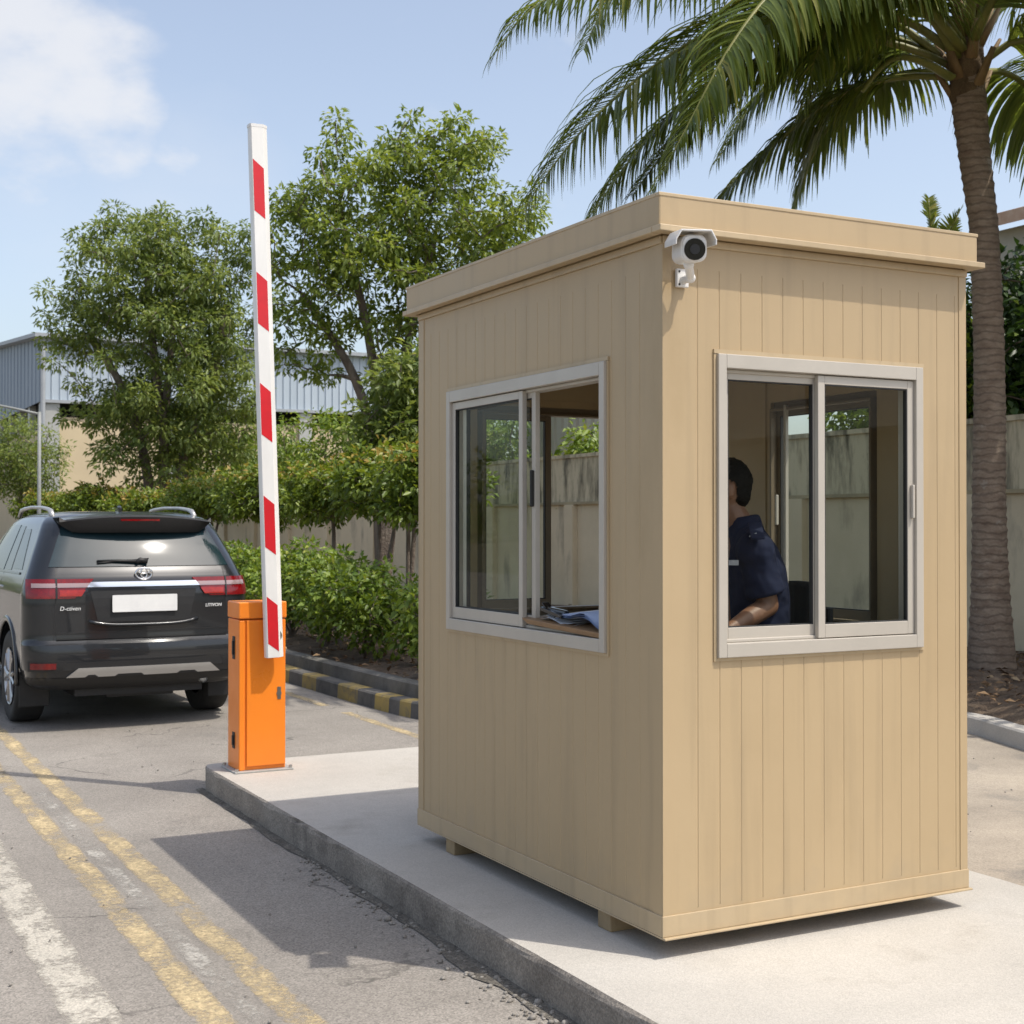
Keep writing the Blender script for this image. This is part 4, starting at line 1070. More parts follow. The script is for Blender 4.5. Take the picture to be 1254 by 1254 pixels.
# spoiler
b = MB(); f = []
for x in np.linspace(-.625, .625, 25):
    tx = abs(x) / .625; tip = max(0, (tx - .8) / .2)
    yr = .20 + .09 * tx ** 2 + .02 * tip; zt = 1.732 - .045 * tx ** 2.2; zb = 1.588 + .075 * tip ** 1.5
    f.append([(x, yr + .52, zt + .02), (x, yr + .12, zt + .010), (x, yr + .02, zt), (x, yr, zt - .014), (x, yr + .015, zb + .05), (x, yr + .055, zb), (x, yr + .2, zb + .035)])
f = np.array(f)
b.cur = 0; b.grid(f[:, :3]); b.cur = 1; b.grid(f[:, 2:])
b.sheet(f[0][::-1]); b.sheet(f[-1])
sp_ = b.build('spoiler', [M['carpaint'], M['black_matt']], car, world=False, smooth=True, angle=40)
b = MB(); P = [[(x, .20 + .09 * (x / .625) ** 2 + .001 - .006, z) for z in (1.684, 1.700)] for x in np.linspace(-.16, .16, 9)]
b.grid(P); b.grid([[(q[0], q[1] + .02, q[2]) for q in r] for r in P]); b.build('brake_light', M['redlens'], sp_, world=False)
# tail lights wrap round the corner
for s in (-1, 1):
    rt_ = lambda f_: (lambda t: s * f_(t))
    bse = patch('tail_light', 1.066, 1.216, rt_(lambda t: .40 + .15 * (1 - t) ** 1.2), rt_(lambda t: .955 - .02 * (1 - t)), M['redlens'], car, off=.012, nz_=6, ns=22, thick=.02)
    patch('light_band', 1.150, 1.182, rt_(lambda t: .455 - .03 * t), rt_(lambda t: .88), M['clearlens'], bse, off=.0165, nz_=3, ns=20, thick=.006)
    patch('indicator', 1.082, 1.13, rt_(lambda t: .50 - .035 * t), rt_(lambda t: .665), M['amber'], bse, off=.0165, nz_=3, ns=10, thick=.006)
    patch('light_seam', 1.062, 1.22, rt_(lambda t: .680), rt_(lambda t: .694), M['black_matt'], bse, off=.0178, nz_=4, ns=1, thick=.008)
# chrome strip
cs = patch('chrome_strip', 1.150, 1.188, lin(-.455, -.425), lin(.455, .425), M['chrome'], car, off=.022, nz_=4, ns=20, thick=.02)
# plate recess, plate and handle bar below
b = MB()
patch('', .872, 1.128, lin(-.37, -.43), lin(.37, .43), None, None, off=.0035, nz_=4, ns=12, thick=.004, b=b)
b.build('plate_recess', M['black_matt'], car, world=False)
b = MB(); y0 = .038; b.prism(rrect(.262, .068, .008), .008, (0, y0, 1.018), (1, 0, 0), (0, .02, 1), (0, 1, 0)); b.build('number_plate', M['plate'], car, world=False)
b = MB(); b.tube([surf(.845 + .03 * (abs(x) / .42) ** 4, x, .010) for x in np.linspace(-.44, .44, 17)], [.014] * 17, 8, squash=1.0); b.build('tailgate_ridge', M['carpaint'], car, world=False, smooth=True)
# emblem: two crossing ovals in a ring
def oval(b, c, rx, rz, r, n=28, ang=0):
    pts = [(c[0] + rx * math.cos(a), c[1], c[2] + rz * math.sin(a)) for a in np.linspace(0, 2 * math.pi, n + 1)]
    b.tube(pts, r, 6, cap=False)
ec = surf(1.247, 0, .018); b = MB()
oval(b, ec, .066, .046, .0085); oval(b, ec + np.array([0, -.004, .004]), .026, .040, .006); oval(b, ec + np.array([0, -.002, .021]), .05, .020, .006)
b.build('emblem', M['chrome'], car, world=False, smooth=True)
def lettering(name, txt, c, size, m, parent):
    cu = bpy.data.curves.new(name, 'FONT'); cu.body = txt; cu.size = size; cu.extrude = .003; cu.align_x = 'CENTER'; cu.align_y = 'CENTER'; cu.shear = .15
    o = bpy.data.objects.new(name, cu); COL.objects.link(o); bpy.context.view_layer.update()
    me = bpy.data.meshes.new_from_object(o.evaluated_get(bpy.context.evaluated_depsgraph_get())); bpy.data.objects.remove(o)
    me.materials.clear()
    o = link(name, me, m, parent); o.location = [float(q) for q in c]; o.rotation_euler = (math.radians(88), 0, 0); return o
c = surf(.985, -.585, .01); o = lettering('lettering', 'D-ctiven', c, .046, M['plate'], car); o.rotation_euler.z = math.radians(-7)
c = surf(.985, .575, .01); o = lettering('lettering', 'LITIVON', c, .038, M['plate'], car); o.rotation_euler.z = math.radians(7)
# bumper
bm_ = patch('rear_bumper', .50, .695, lambda t: -1.13, lambda t: 1.13, M['carpaint'], car, off=.010, nz_=8, ns=40, thick=.012)
b = MB(); 
for (z0, z1, o_) in ((.56, .575, .013), (.66, .668, .014)): pass
patch('', .44, .515, lambda t: -.62 + .09 * t, lambda t: .62 - .09 * t, None, None, off=.020, nz_=4, ns=24, thick=.02, b=b)
tr = b.build('skid_trim', M['silver'], car, world=False, smooth=True, angle=35)
for (a, c) in ((-.47, -.38), (-.24, -.02), (.26, .42)):
    b = MB(); patch('', .437, .458, lin(a - .01, a + .02), lin(c + .01, c - .02), None, None, off=.0215, nz_=2, ns=8, thick=.01, b=b)
    b.build('trim_notch', M['black_matt'], tr, world=False)
patch('valance', .335, .438, lambda t: -1.08, lambda t: 1.08, M['black_matt'], car, off=.004, nz_=5, ns=36, thick=.01)
for s in (-1, 1):
    bz = patch('reflector_bezel', .49, .575, lambda t: s * (.62 + .03 * (1 - t)), lambda t: s * (.93), M['black_matt'], car, off=.012, nz_=3, ns=10, thick=.006)
    patch('reflector', .512, .560, lambda t: s * (.70), lambda t: s * (.90), M['redlens'], bz, off=.017, nz_=3, ns=8, thick=.008)
    # mud flap
    b = MB(); b.box((s * .66, AX[0] - .47, .17), (s * .90, AX[0] - .455, .46)); b.build('mud_flap', M['black_matt'], car, world=False, bevel=.01)
# side glass and pillars
for s in (-1, 1):
    def sg_(z, y): return s * s_of_y(z, y)
    def side_patch(name, z0, z1, ya, yb, m, parent, off=.004, nz_=8, ns=10):
        b = MB(); A = []; Bk = []
        for i in range(nz_ + 1):
            t = i / nz_; z = z0 + (z1 - z0) * t; y0_, y1_ = ya(t), yb(t)
            A.append([surf(z, sg_(z, y0_ + (y1_ - y0_) * k / ns), off) for k in range(ns + 1)]); Bk.append([surf(z, sg_(z, y0_ + (y1_ - y0_) * k / ns), off - .006) for k in range(ns + 1)])
        A = np.array(A); Bk = np.array(Bk); b.grid(A)
        for e0, e1 in ((A[0], Bk[0]), (A[-1], Bk[-1]), (A[:, 0], Bk[:, 0]), (A[:, -1], Bk[:, -1])): b.grid([e0, e1])
        return b.build(name, m, parent, world=False, smooth=True, angle=35)
    side_patch('side_window', 1.285, 1.615, lin(.60, .92), lin(.98, 1.16), M['carglass'], car)
    side_patch('side_window', 1.27, 1.64, lin(1.06, 1.22), lin(1.36, 1.42), M['carglass'], car)
    side_patch('side_window', 1.265, 1.65, lin(1.42, 1.48), lin(2.22, 2.14), M['carglass'], car)
    side_patch('side_window', 1.265, 1.65, lin(2.30, 2.22), lin(3.22, 2.50), M['carglass'], car)
    side_patch('window_trim', 1.245, 1.262, lambda t: .62, lambda t: 3.2, M['black_gloss'], car, off=.008, nz_=2, ns=24)
    for y in (1.36, 2.26): side_patch('door_seam', .46, 1.245, lambda t: y - .004, lambda t: y + .004, M['black_matt'], car, off=.0012, nz_=10, ns=1)
    for y in (1.48, 2.36): 
        b = MB(); b.tube([surf(1.12, sg_(1.12, y), .01), surf(1.122, sg_(1.122, y + .03), .04), surf(1.122, sg_(1.122, y + .17), .04), surf(1.12, sg_(1.12, y + .2), .01)], .013, 8); b.build('door_handle', M['chrome'], car, world=False, smooth=True)
    b = MB(); b.ell((s * 1.02, 3.0, 1.25), (.11, .06, .075), 14, 10); b.tube([(s * .90, 3.02, 1.20), (s * 1.0, 3.0, 1.23)], .025, 8); b.build('mirror', M['carpaint'], car, world=False, smooth=True)
    b = MB(); b.box((s * .80, AX[0] + .5, .30), (s * .95, AX[1] - .5, .345)); b.build('side_step', M['silver'], car, world=False, bevel=.02)
    # arch flares
    for y in AX:
        b = MB(); pts = [(s * (.928 - .012), y + .465 * math.cos(a), WR + .02 + .465 * math.sin(a)) for a in np.linspace(-.12, math.pi + .12, 28)]
        b.tube(pts, .028, 8, squash=.6); b.build('wheel_arch', M['carpaint'], car, world=False, smooth=True)
    # roof rail
    b = MB(); xr = .60; yy = [.72, .80, .92, 1.2, 1.7, 2.05, 2.2, 2.3]; zz = [1.72, 1.768, 1.785, 1.802, 1.808, 1.796, 1.782, 1.73]
    b.tube([(s * xr, y, z) for y, z in zip(yy, zz)], [.022, .022, .017, .015, .015, .017, .02, .02], 10); b.build('roof_rail', M['silver'], car, world=False, smooth=True)
b = MB(); b.prism([(-.0, 0), (.20, 0), (.05, .065), (.0, .05)], .03, (-.015, .90, 1.755), (0, 1, 0), (0, 0, 1), (1, 0, 0)); b.build('roof_antenna', M['carpaint'], car, world=False, bevel=.008)
# windscreen, front lights (hidden side, kept simple but true)
b = MB(); P = []
for i in range(9):
    z = 1.20 + .5 * i / 8; w_, _, yf = prof_at(z); P.append([(x * (w_ - .08), yf - .055 + .062 * (1 - abs(x) ** 2) - .05 * abs(x) ** 4, z + .006) for x in np.linspace(-1, 1, 13)])
b.grid(P); b.build('windscreen', M['carglass'], car, world=False, smooth=True)
for s in (-1, 1):
    b = MB(); b.ell((s * .68, 4.58, .95), (.17, .14, .07), 14, 8); b.build('headlight', M['clearlens'], car, world=False, smooth=True)
b = MB(); b.box((-.45, 4.72, .62), (.45, 4.80, .95)); b.build('grille', M['black_matt'], car, world=False, bevel=.03)
# underbody, axle, exhaust
b = MB(); b.box((-.52, .22, .27), (.52, 4.4, .34)); b.tube([(-.7, AX[0], .37), (.7, AX[0], .37)], .045, 10); b.ell((0.0, AX[0], .36), .13); b.tube([(-.7, AX[1], .37), (.7, AX[1], .37)], .04, 8)
b.box((-.25, .3, .24), (.3, .75, .30)); b.build('underbody', M['black_matt'], car, world=False)
b = MB(); b.tube([(.50, .10, .375), (.50, .13, .375), (.48, .45, .37), (.45, 1.6, .34)], [.036, .036, .034, .03], 14, cap=False); b.tube([(.50, .105, .375), (.50, .4, .375)], .029, 14); b.build('exhaust', M['pole'], car, world=False, smooth=True)
# wheels
def wheel(x, y, s, steer=0):
    T = MB(); pr_ = [(.235, -.105), (.300, -.118), (.355, -.122), (.377, -.108), (.385, -.07), (.3855, 0), (.385, .07), (.377, .108), (.355, .122), (.300, .118), (.235, .105)]
    n = 48; V = []
    for r, o_ in pr_:
        for a in np.linspace(0, 2 * math.pi, n, endpoint=False): V.append((x + o_, y + r * math.cos(a), WR + r * math.sin(a)))
    T.add(V, [(i * n + k, i * n + (k + 1) % n, (i + 1) * n + (k + 1) % n, (i + 1) * n + k) for i in range(len(pr_) - 1) for k in range(n)])
    for gz in (-.045, 0, .045): pass
    w_ = T.build('wheel', M['tyre'], car, world=False, smooth=True)
    R = MB(); fx = x + s * .085
    V = []; pr2 = [(.238, s * .118), (.228, s * .112), (.215, s * .06), (.205, -s * .06)]
    for r, o_ in pr2:
        for a in np.linspace(0, 2 * math.pi, n, endpoint=False): V.append((x + o_, y + r * math.cos(a), WR + r * math.sin(a)))
    R.add(V, [(i * n + k, i * n + (k + 1) % n, (i + 1) * n + (k + 1) % n, (i + 1) * n + k) for i in range(3) for k in range(n)])
    for k in range(6):
        for dd in (-.13, .13):
            a = 2 * math.pi * k / 6 + dd * .4; a2 = 2 * math.pi * k / 6 + dd * 1.7
            R.tube([(fx + s * .012, y + .05 * math.cos(a), WR + .05 * math.sin(a)), (fx + s * .02, y + .14 * math.cos((a + a2) / 2), WR + .14 * math.sin((a + a2) / 2)), (fx + s * .018, y + .23 * math.cos(a2), WR + .23 * math.sin(a2))], [.024, .018, .02], 6)
    R.tube([(fx - s * .03, y, WR), (fx + s * .02, y, WR), (fx + s * .03, y, WR)], [.07, .06, .03], 18)
    R.build('rim', M['alloy'], w_, world=False, smooth=True, angle=40)
    D = MB(); D.tube([(x - s * .03, y, WR), (x - s * .02, y, WR)], .205, 30); D.build('brake_disc', M['black_matt'], w_, world=False)
for y in AX:
    for s in (-1, 1): wheel(s * .785, y, s)
# inner arches stay dark

# ------------------------------------------------------------------ boundary wall
bw = thing('boundary_wall', 'stained cream rendered compound wall with streaked upper band behind the booth', 'wall', (12.1, 20, .1))
b = MB(); b.box((12.0, -8, .1), (12.2, 46, 2.0)); b.build('wall', M['wallcream'], bw)
b = MB(); b.box((11.985, -8, 2.045), (12.205, 46, 2.80)); b.build('upper_band', M['wallband'], bw)
b = MB(); b.box((11.93, -8, 2.0), (12.21, 46, 2.045)); b.build('ledge', M['ledge'], bw)
b = MB(); b.box((11.95, -8, 2.80), (12.24, 46, 2.86)); b.build('coping', M['wallband'], bw)
for k in range(18):
    y = -6.6 + k * 3.0; b = MB(); b.box((11.9, y, .1), (11.999, y + .28, 1.998)); b.build('pilaster', M['wallcream'], bw)

# ------------------------------------------------------------------ warehouse
WX, WY = 8.36, 52.0
wh = thing('warehouse', 'blue grey corrugated warehouse with low gable above a cream base wall', 'warehouse', (WX + 9, WY + 14, 0))
def corr(p0, p1, zb, zt, m, name, pitch=.55, dep=.05, zfun=None, rib=.11):
    p0, p1 = np.array(p0, float), np.array(p1, float); d = p1 - p0; Ln = np.linalg.norm(d); d /= Ln; nrm = np.array([d[1], -d[0]])
    us = []; u = 0
    while u < Ln: us += [(u, 0), (u + pitch - rib, 0), (u + pitch - rib + .03, dep), (u + pitch - .03, dep)]; u += pitch
    us = [(min(a, Ln), o) for a, o in us] + [(Ln, 0)]
    P = []
    for a, o in us:
        q = p0 + d * a + nrm * o; P.append([(q[0], q[1], zb), (q[0], q[1], zt if zfun is None else zfun(a))])
    b = MB(); b.grid(P); return b.build(name, m, wh, solid=.02)
ze, zl = 8.42, 6.18; RID = 14.0; zr = ze + 1.05
gab = lambda a: ze + (zr - ze) * (1 - abs(a - RID) / RID)
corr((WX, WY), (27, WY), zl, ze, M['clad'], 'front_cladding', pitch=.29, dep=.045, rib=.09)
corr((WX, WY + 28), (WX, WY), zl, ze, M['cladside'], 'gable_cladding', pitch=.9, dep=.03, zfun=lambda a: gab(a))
b = MB(); b.box((WX + .25, WY + .15, 0), (27, WY + .35, 5.57)); b.box((WX + .05, WY + .35, 0), (WX + .25, WY + 28, 5.2)); b.build('base_wall', M['creamwall'], wh)
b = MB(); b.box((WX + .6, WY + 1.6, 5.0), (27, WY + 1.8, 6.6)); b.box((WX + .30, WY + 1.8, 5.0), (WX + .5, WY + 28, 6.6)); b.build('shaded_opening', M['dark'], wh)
b = MB(); b.box((WX - .02, WY - .12, zl - .12), (27, WY + .1, zl - .01)); b.build('cladding_sill', M['roofgrey'], wh)
for x in (WX + .02, WX + 4.4, WX + 9.6, WX + 14.6):
    b = MB(); b.box((x, WY + .0, 0), (x + .5, WY + .148, zl - .13)); b.build('column', M['pole'], wh)
for k in range(9): b = MB(); b.box((WX + .06, WY + 1.2 + k * 2.6, 5.201), (WX + .29, WY + 1.7 + k * 2.6, zl + .05)); b.build('column', M['pole'], wh)
b = MB(); b.tube([(WX - .09, WY - .12, 0), (WX - .09, WY - .12, ze)], .09, 8); b.build('downpipe', M['roofgrey'], wh)
b = MB()
for sgn in (0, 1):
    ya, yb = (WY - .35, WY + RID) if sgn == 0 else (WY + 28.35, WY + RID)
    za = ze - .03
    vs = [(WX - .4, ya, za), (27.4, ya, za), (27.4, yb, zr + .02), (WX - .4, yb, zr + .02)]
    b.add(vs + [(x, y, z + .14) for x, y, z in vs], [(0, 1, 2, 3), (7, 6, 5, 4), (0, 4, 5, 1), (1, 5, 6, 2), (2, 6, 7, 3), (3, 7, 4, 0)])
b.build('roof', M['roofgrey'], wh)
# street lamp at the left
lp = thing('street_lamp', 'slim grey street lamp with a single arm beside the far planting', 'street lamp', (4.92, 31.3, 0.12))
b = MB(); b.tube([(4.92, 31.3, .12), (4.92, 31.3, 2), (4.92, 31.3, 4.1)], [.055, .042, .036], 10); b.build('post', M['lamp_grey'], lp, smooth=True)
b = MB(); b.tube([(4.92, 31.3, 4.05), (4.4, 31.55, 4.18), (3.4, 32.05, 4.4), (2.9, 32.3, 4.45)], [.028, .026, .024, .024], 8); b.build('arm', M['lamp_grey'], lp, smooth=True)
b = MB(); b.ell((2.62, 32.44, 4.46), (.32, .2, .06), 14, 8); b.build('lamp_head', M['pole'], lp, smooth=True)

# ------------------------------------------------------------------ house and shed behind the wall
def hp(px, py, d): return at(px, py, d)
hs = thing('house', 'pale house with terracotta tiled eaves glimpsed right of the palm trunk', 'house', (19, 15, 0))
b = MB(); b.box((17.0, 8.0, 0), (24, 15.86, 6.30)); b.build('wall', M['housewall'], hs)
b = MB(); b.prism([(-.6, 6.3), (3.5, 7.5), (7.3, 6.3), (7.3, 6.45), (3.5, 7.7), (-.6, 6.5)], 8.3, (17.3, 7.6, 0), (1, 0, 0), (0, 0, 1), (0, 1, 0)); b.build('roof', M['tile'], hs)
b = MB(); b.box((17.27, 11, 4.2), (17.299, 12.4, 5.5)); b.build('window', M['black_gloss'], hs)
sd = thing('shed', 'pale corrugated shed seen over the wall through the booth', 'shed', (15, 24, 0))
b = MB(); P = []
y = 22.4; 
while y < 26.5: P += [[(14.2, y, 0), (14.2, y, 4.3)], [(14.2, y + .16, 0), (14.2, y + .16, 4.3)], [(14.26, y + .2, 0), (14.26, y + .2, 4.3)], [(14.26, y + .26, 0), (14.26, y + .26, 4.3)]]; y += .3
b.grid(P); b.build('wall', M['shed'], sd, solid=.02)
b = MB(); b.box((14.3, 22.4, 0), (18, 26.6, 4.2)); b.build('core', M['housewall'], sd)
b = MB(); b.prism([(-.2, 4.3), (4.0, 4.75), (4.0, 4.83), (-.2, 4.38)], 4.8, (14.1, 22.1, 0), (1, 0, 0), (0, 0, 1), (0, 1, 0)); b.build('roof', M['roofgrey'], sd)

# ------------------------------------------------------------------ foliage
def ell_points(ells, n, surf_bias=.33):
    vol = np.array([e[1][0] * e[1][1] * e[1][2] for e in ells]) ** .8
    idx = rng.choice(len(ells), n, p=vol / vol.sum())
    d = unit(n) * (rng.random(n) ** surf_bias)[:, None]
    C = np.array([e[0] for e in ells], float)[idx]; R = np.array([e[1] for e in ells], float)[idx]
    out_ = rng.random(n) < .16; d[out_] *= rng.uniform(1.05, 1.2, (out_.sum(), 1))
    return C + d * R

def spaced(pts, dmin):
    keep = []
    for p in pts:
        if not keep or np.min(np.linalg.norm(np.array(keep) - p, axis=1)) > dmin: keep.append(p)
    return np.array(keep)

def tree(name, label, cat, base, stems, ells, nclump, dmin, per, sig, lsize, lw, m, trunk_r, group=None, twig=.012, flat=.75, tip=False, nlimb=9, bark='bark', droop=0.0):
    """stems: list of polylines from the base (absolute points); crown leaves grow on limbs that reach every clump"""
    t = thing(name, label, cat, base, 0, group)
    cl_ = spaced(ell_points(ells, nclump * 4), dmin)[:nclump]
    nodes = []; b = MB()
    for s in stems:
        s = smooth_path(np.array(s, float), 2)
        r = np.linspace(trunk_r, trunk_r * .42, len(s)); r[:2] *= 1.25
        b.tube(s, r, 9)
        for p, q in zip(s[len(s) // 3:], r[len(s) // 3:]): nodes.append((p, q))
    order = np.argsort(np.linalg.norm(cl_ - np.array(base), axis=1))
    cents = cl_[order]
    for c in cents:
        NP = np.array([q[0] for q in nodes]); dv = c - NP; dist = np.linalg.norm(dv, axis=1) + np.maximum(0, -(dv[:, 2])) * 1.5
        k = int(np.argmin(dist)); p, r0 = nodes[k]
        r0 = min(r0 * .72, trunk_r * .5); mid = (p + c) / 2 + np.array([0, 0, .12 * np.linalg.norm(c - p)]) * .6 + rng.normal(0, .06, 3) * np.linalg.norm(c - p)
        q = smooth_path(np.array([p, mid, c]), 2)
        rr = np.linspace(max(r0, twig), twig, len(q)); b.tube(q, rr, 5, cap=False)
        for i in range(1, len(q), 2): nodes.append((q[i], rr[i]))
    b.build('trunk', M[bark], t, smooth=True)
    P, A, Nn, Ls, Ws, var = clump_leaves(cents, per, sig, lsize, lw, flat=flat)
    if droop: A = norm(A + np.array([0, 0, -droop]))
    if tip:
        top = np.percentile(P[:, 2], 82); var = np.where((P[:, 2] > top) & (rng.random(len(P)) < .3), rng.uniform(.88, 1.0, len(P)), var)
    else:
        var = np.where(rng.random(len(P)) < .05, rng.uniform(.85, 1, len(P)), var)
    leaves('crown', P, A, Nn, Ls, Ws, var, m, t)
    return t
def ellp(px, py, d, rx, ry, rz): return (at(px, py, d), (rx, ry, rz))
pm = 36 / F_PX
D = 36.0
base = at(195, 640, D); base[2] = .1
tree('broadleaf_tree', 'large dark bushy tree covering the blue grey warehouse front', 'tree', base,
     [[base, at(200, 560, D), at(205, 470, D), at(215, 380, D)], [base, at(180, 560, D), at(150, 470, D), at(110, 410, D)], [base, at(220, 560, D), at(265, 460, D), at(275, 380, D)], [base, at(205, 560, D), at(190, 450, D), at(180, 340, D)]],
     [ellp(200, 430, D, 2.4, 2.2, 3.0), ellp(170, 330, D, 1.7, 1.6, 1.5), ellp(265, 350, D, 1.5, 1.6, 1.8), ellp(110, 385, D, 1.3, 1.2, 1.1), ellp(270, 490, D, 1.3, 1.4, 1.6), ellp(190, 530, D, 1.5, 1.5, 1.5), ellp(75, 350, D, .7, .7, .35), ellp(90, 420, D, .7, .7, .3), ellp(185, 278, D, .6, .6, .5), ellp(240, 290, D, .6, .6, .5), ellp(290, 300, D, .6, .6, .7)],
     330, .36, 135, .40, .155, .2, M['leafL'], .16, flat=.7, droop=.25)
D = 24.0
base = at(468, 650, D); base[2] = .1
tree('broadleaf_tree', 'tall bright green open-crowned tree behind the clipped row, left of the booth', 'tree', base,
     [[base, at(462, 560, D), at(440, 470, D), at(405, 410, D), at(370, 360, D)], [base, at(470, 560, D), at(462, 480, D), at(450, 400, D), at(430, 320, D), at(415, 250, D)], [base, at(478, 560, D), at(490, 470, D), at(505, 390, D), at(530, 300, D)], [base, at(485, 570, D), at(520, 480, D), at(560, 400, D), at(600, 340, D)]],
     [ellp(440, 270, D, 1.3, 1.5, 1.3), ellp(560, 250, D, 1.35, 1.5, 1.25), ellp(370, 330, D, .8, 1.0, 1.2), ellp(490, 200, D, 1.1, 1.2, .7), ellp(430, 180, D, .5, .6, .45), ellp(565, 175, D, .5, .6, .5), ellp(610, 300, D, .8, 1.0, .9), ellp(480, 350, D, 1.4, 1.4, 1.0), ellp(375, 420, D, .6, .7, .7), ellp(500, 450, D, .7, .8, 1.0), ellp(560, 400, D, .9, 1, .9), ellp(350, 260, D, .4, .5, .4)],
     310, .26, 88, .27, .128, .22, M['leafR'], .115, flat=.75, droop=.15)
# lower growth hanging by the booth edge
D = 19.0; base = at(500, 690, D); base[2] = .15
tree('leafy_shrub', 'tall leafy shrub rising behind the clipped row at the booth edge', 'shrub', base, [[base, at(500, 600, D), at(500, 500, D)], [base, at(510, 600, D), at(515, 520, D)]],
     [ellp(500, 480, D, .45, .5, .75), ellp(505, 550, D, .5, .5, .5), ellp(470, 520, D, .35, .4, .4)], 50, .2, 110, .28, .12, .24, M['leafL'], .04)

# row of clipped trees on trunks
row = [(14.9, 6.75, .95, 0), (16.9, 6.95, .92, 1), (19.2, 7.0, 1.0, 0), (22.1, 7.0, 1.1, 0), (25.6, 7.0, 1.25, 1), (30.5, 7.0, 1.25, 0), (36.0, 7.0, 1.3, 0), (43.0, 7.0, 1.5, 1)]
rowlab = ['clipped small tree nearest the booth in the row before the wall', 'clipped small tree second from the booth in the row', 'clipped small tree right of the raised boom, third in the row', 'clipped small tree directly behind the raised boom', 'clipped small tree above the right roof rail of the car', 'low round clipped tree above the car roof', 'clipped small tree above the left roof rail, under the lamp', 'farthest clipped small tree at the left end of the row']
for (y, x, hw, fk), lab in zip(row, rowlab):
    top = 2.55 + rng.uniform(-.08, .08) - (.25 if y == 30.5 else 0); low = 1.72 + rng.uniform(-.12, .1)
    base = np.array([x, y, .2]); j = rng.normal(0, .06, 2)
    zc = (top + low) / 2; rz = (top - low) / 2
    stems = [[base, base + [j[0], j[1], .6], base + [j[0] * 2, j[1] * 2, 1.25], base + [j[0], j[1], 1.9]]]
    if fk: stems.append([base + [.0, 0, .4], base + [.12, .05, .9], base + [.3, .2, 1.5]])
    tree('clipped_tree', lab, 'tree', base, stems,
         [((x, y, zc + .04), (hw * .66, hw * .62, rz)), ((x + .1, y - hw * .22, zc + .12), (hw * .42, hw * .36, rz * .7)), ((x, y + hw * .24, zc + .05), (hw * .42, hw * .38, rz * .75))],
         72, .17, 70 if y < 27 else 60, .21, .098 if y < 27 else .13, .26, M['leafclip'], .048, group='clipped trees in a row along the wall', flat=.9, tip=True, twig=.006)
# background filler greenery over the wall behind the row
for (px, py, d, lab) in ((395, 545, 40, 'olive green bush showing over the clipped row under the warehouse eave'), (330, 560, 45, 'olive bush just right of the raised boom beyond the row'), (252, 545, 41, 'yellowish bush left of the raised boom beyond the row')):
    base = at(px, 640, d); base[2] = .1
    tree('background_bush', lab, 'bush', base, [[base, at(px, 600, d), at(px + 4, py, d)]], [ellp(px, py + 20, d, 1.7, 1.6, 1.5), ellp(px + 25, py + 30, d, 1.2, 1.2, 1.2)], 80, .3, 60, .42, .17, .24, M['leafhedge'], .06)
D = 42.0; base = at(25, 640, D); base[2] = .1
tree('background_tree', 'small rounded grey green tree at the left edge below the warehouse gable', 'tree', base, [[base, at(25, 600, D), at(22, 540, D)]], [ellp(18, 560, D, 1.25, 1.3, 1.3), ellp(45, 575, D, .7, .8, .8), ellp(-20, 570, D, 1, 1, 1)], 110, .28, 90, .4, .13, .2, M['leafL'], .07)

# low shrubs in the planted bed
shr = [(5.40, 11.65, .42, .95), (5.75, 12.85, .30, .62), (5.55, 13.95, .62, 1.02), (5.55, 15.1, .66, 1.12), (5.6, 16.5, .72, 1.15), (5.45, 18.1, .8, 1.15), (5.5, 20.0, .9, 1.15), (5.55, 22.2, 1.0, 1.15)]
slab_ = ['loose twiggy shrub beside the booth at the near end of the bed', 'sparse low shrub second from the booth in the planted bed', 'full green shrub right of the orange cabinet', 'tall full shrub just behind the orange cabinet', 'shrub behind the cabinet lid and boom foot', 'shrub between the boom and the car tail light', 'shrub beyond the right tail light of the car', 'farthest shrub of the bed hidden behind the car']
for (x, y, r, h), lab in zip(shr, slab_):
    base = np.array([x, y, .24])
    stems = [[base, base + [rng.normal(0, .08), rng.normal(0, .08), h * .3], base + [rng.normal(0, .18), rng.normal(0, .18), h * .75]] for _ in range(5)]
    tree('shrub', lab, 'shrub', base, stems, [((x, y, .2 + h * .64), (r * .85, r * .9, h * .34)), ((x + .1, y + r * .4, .2 + h * .66), (r * .6, r * .6, h * .34)), ((x, y - r * .4, .2 + h * .5), (r * .62, r * .55, h * .36))],
         70 if r > .55 else 42, .14, 50, .15, .082, .27, M['leafhedge'], .014, group='low shrubs in the planted bed', twig=.004, flat=.95)

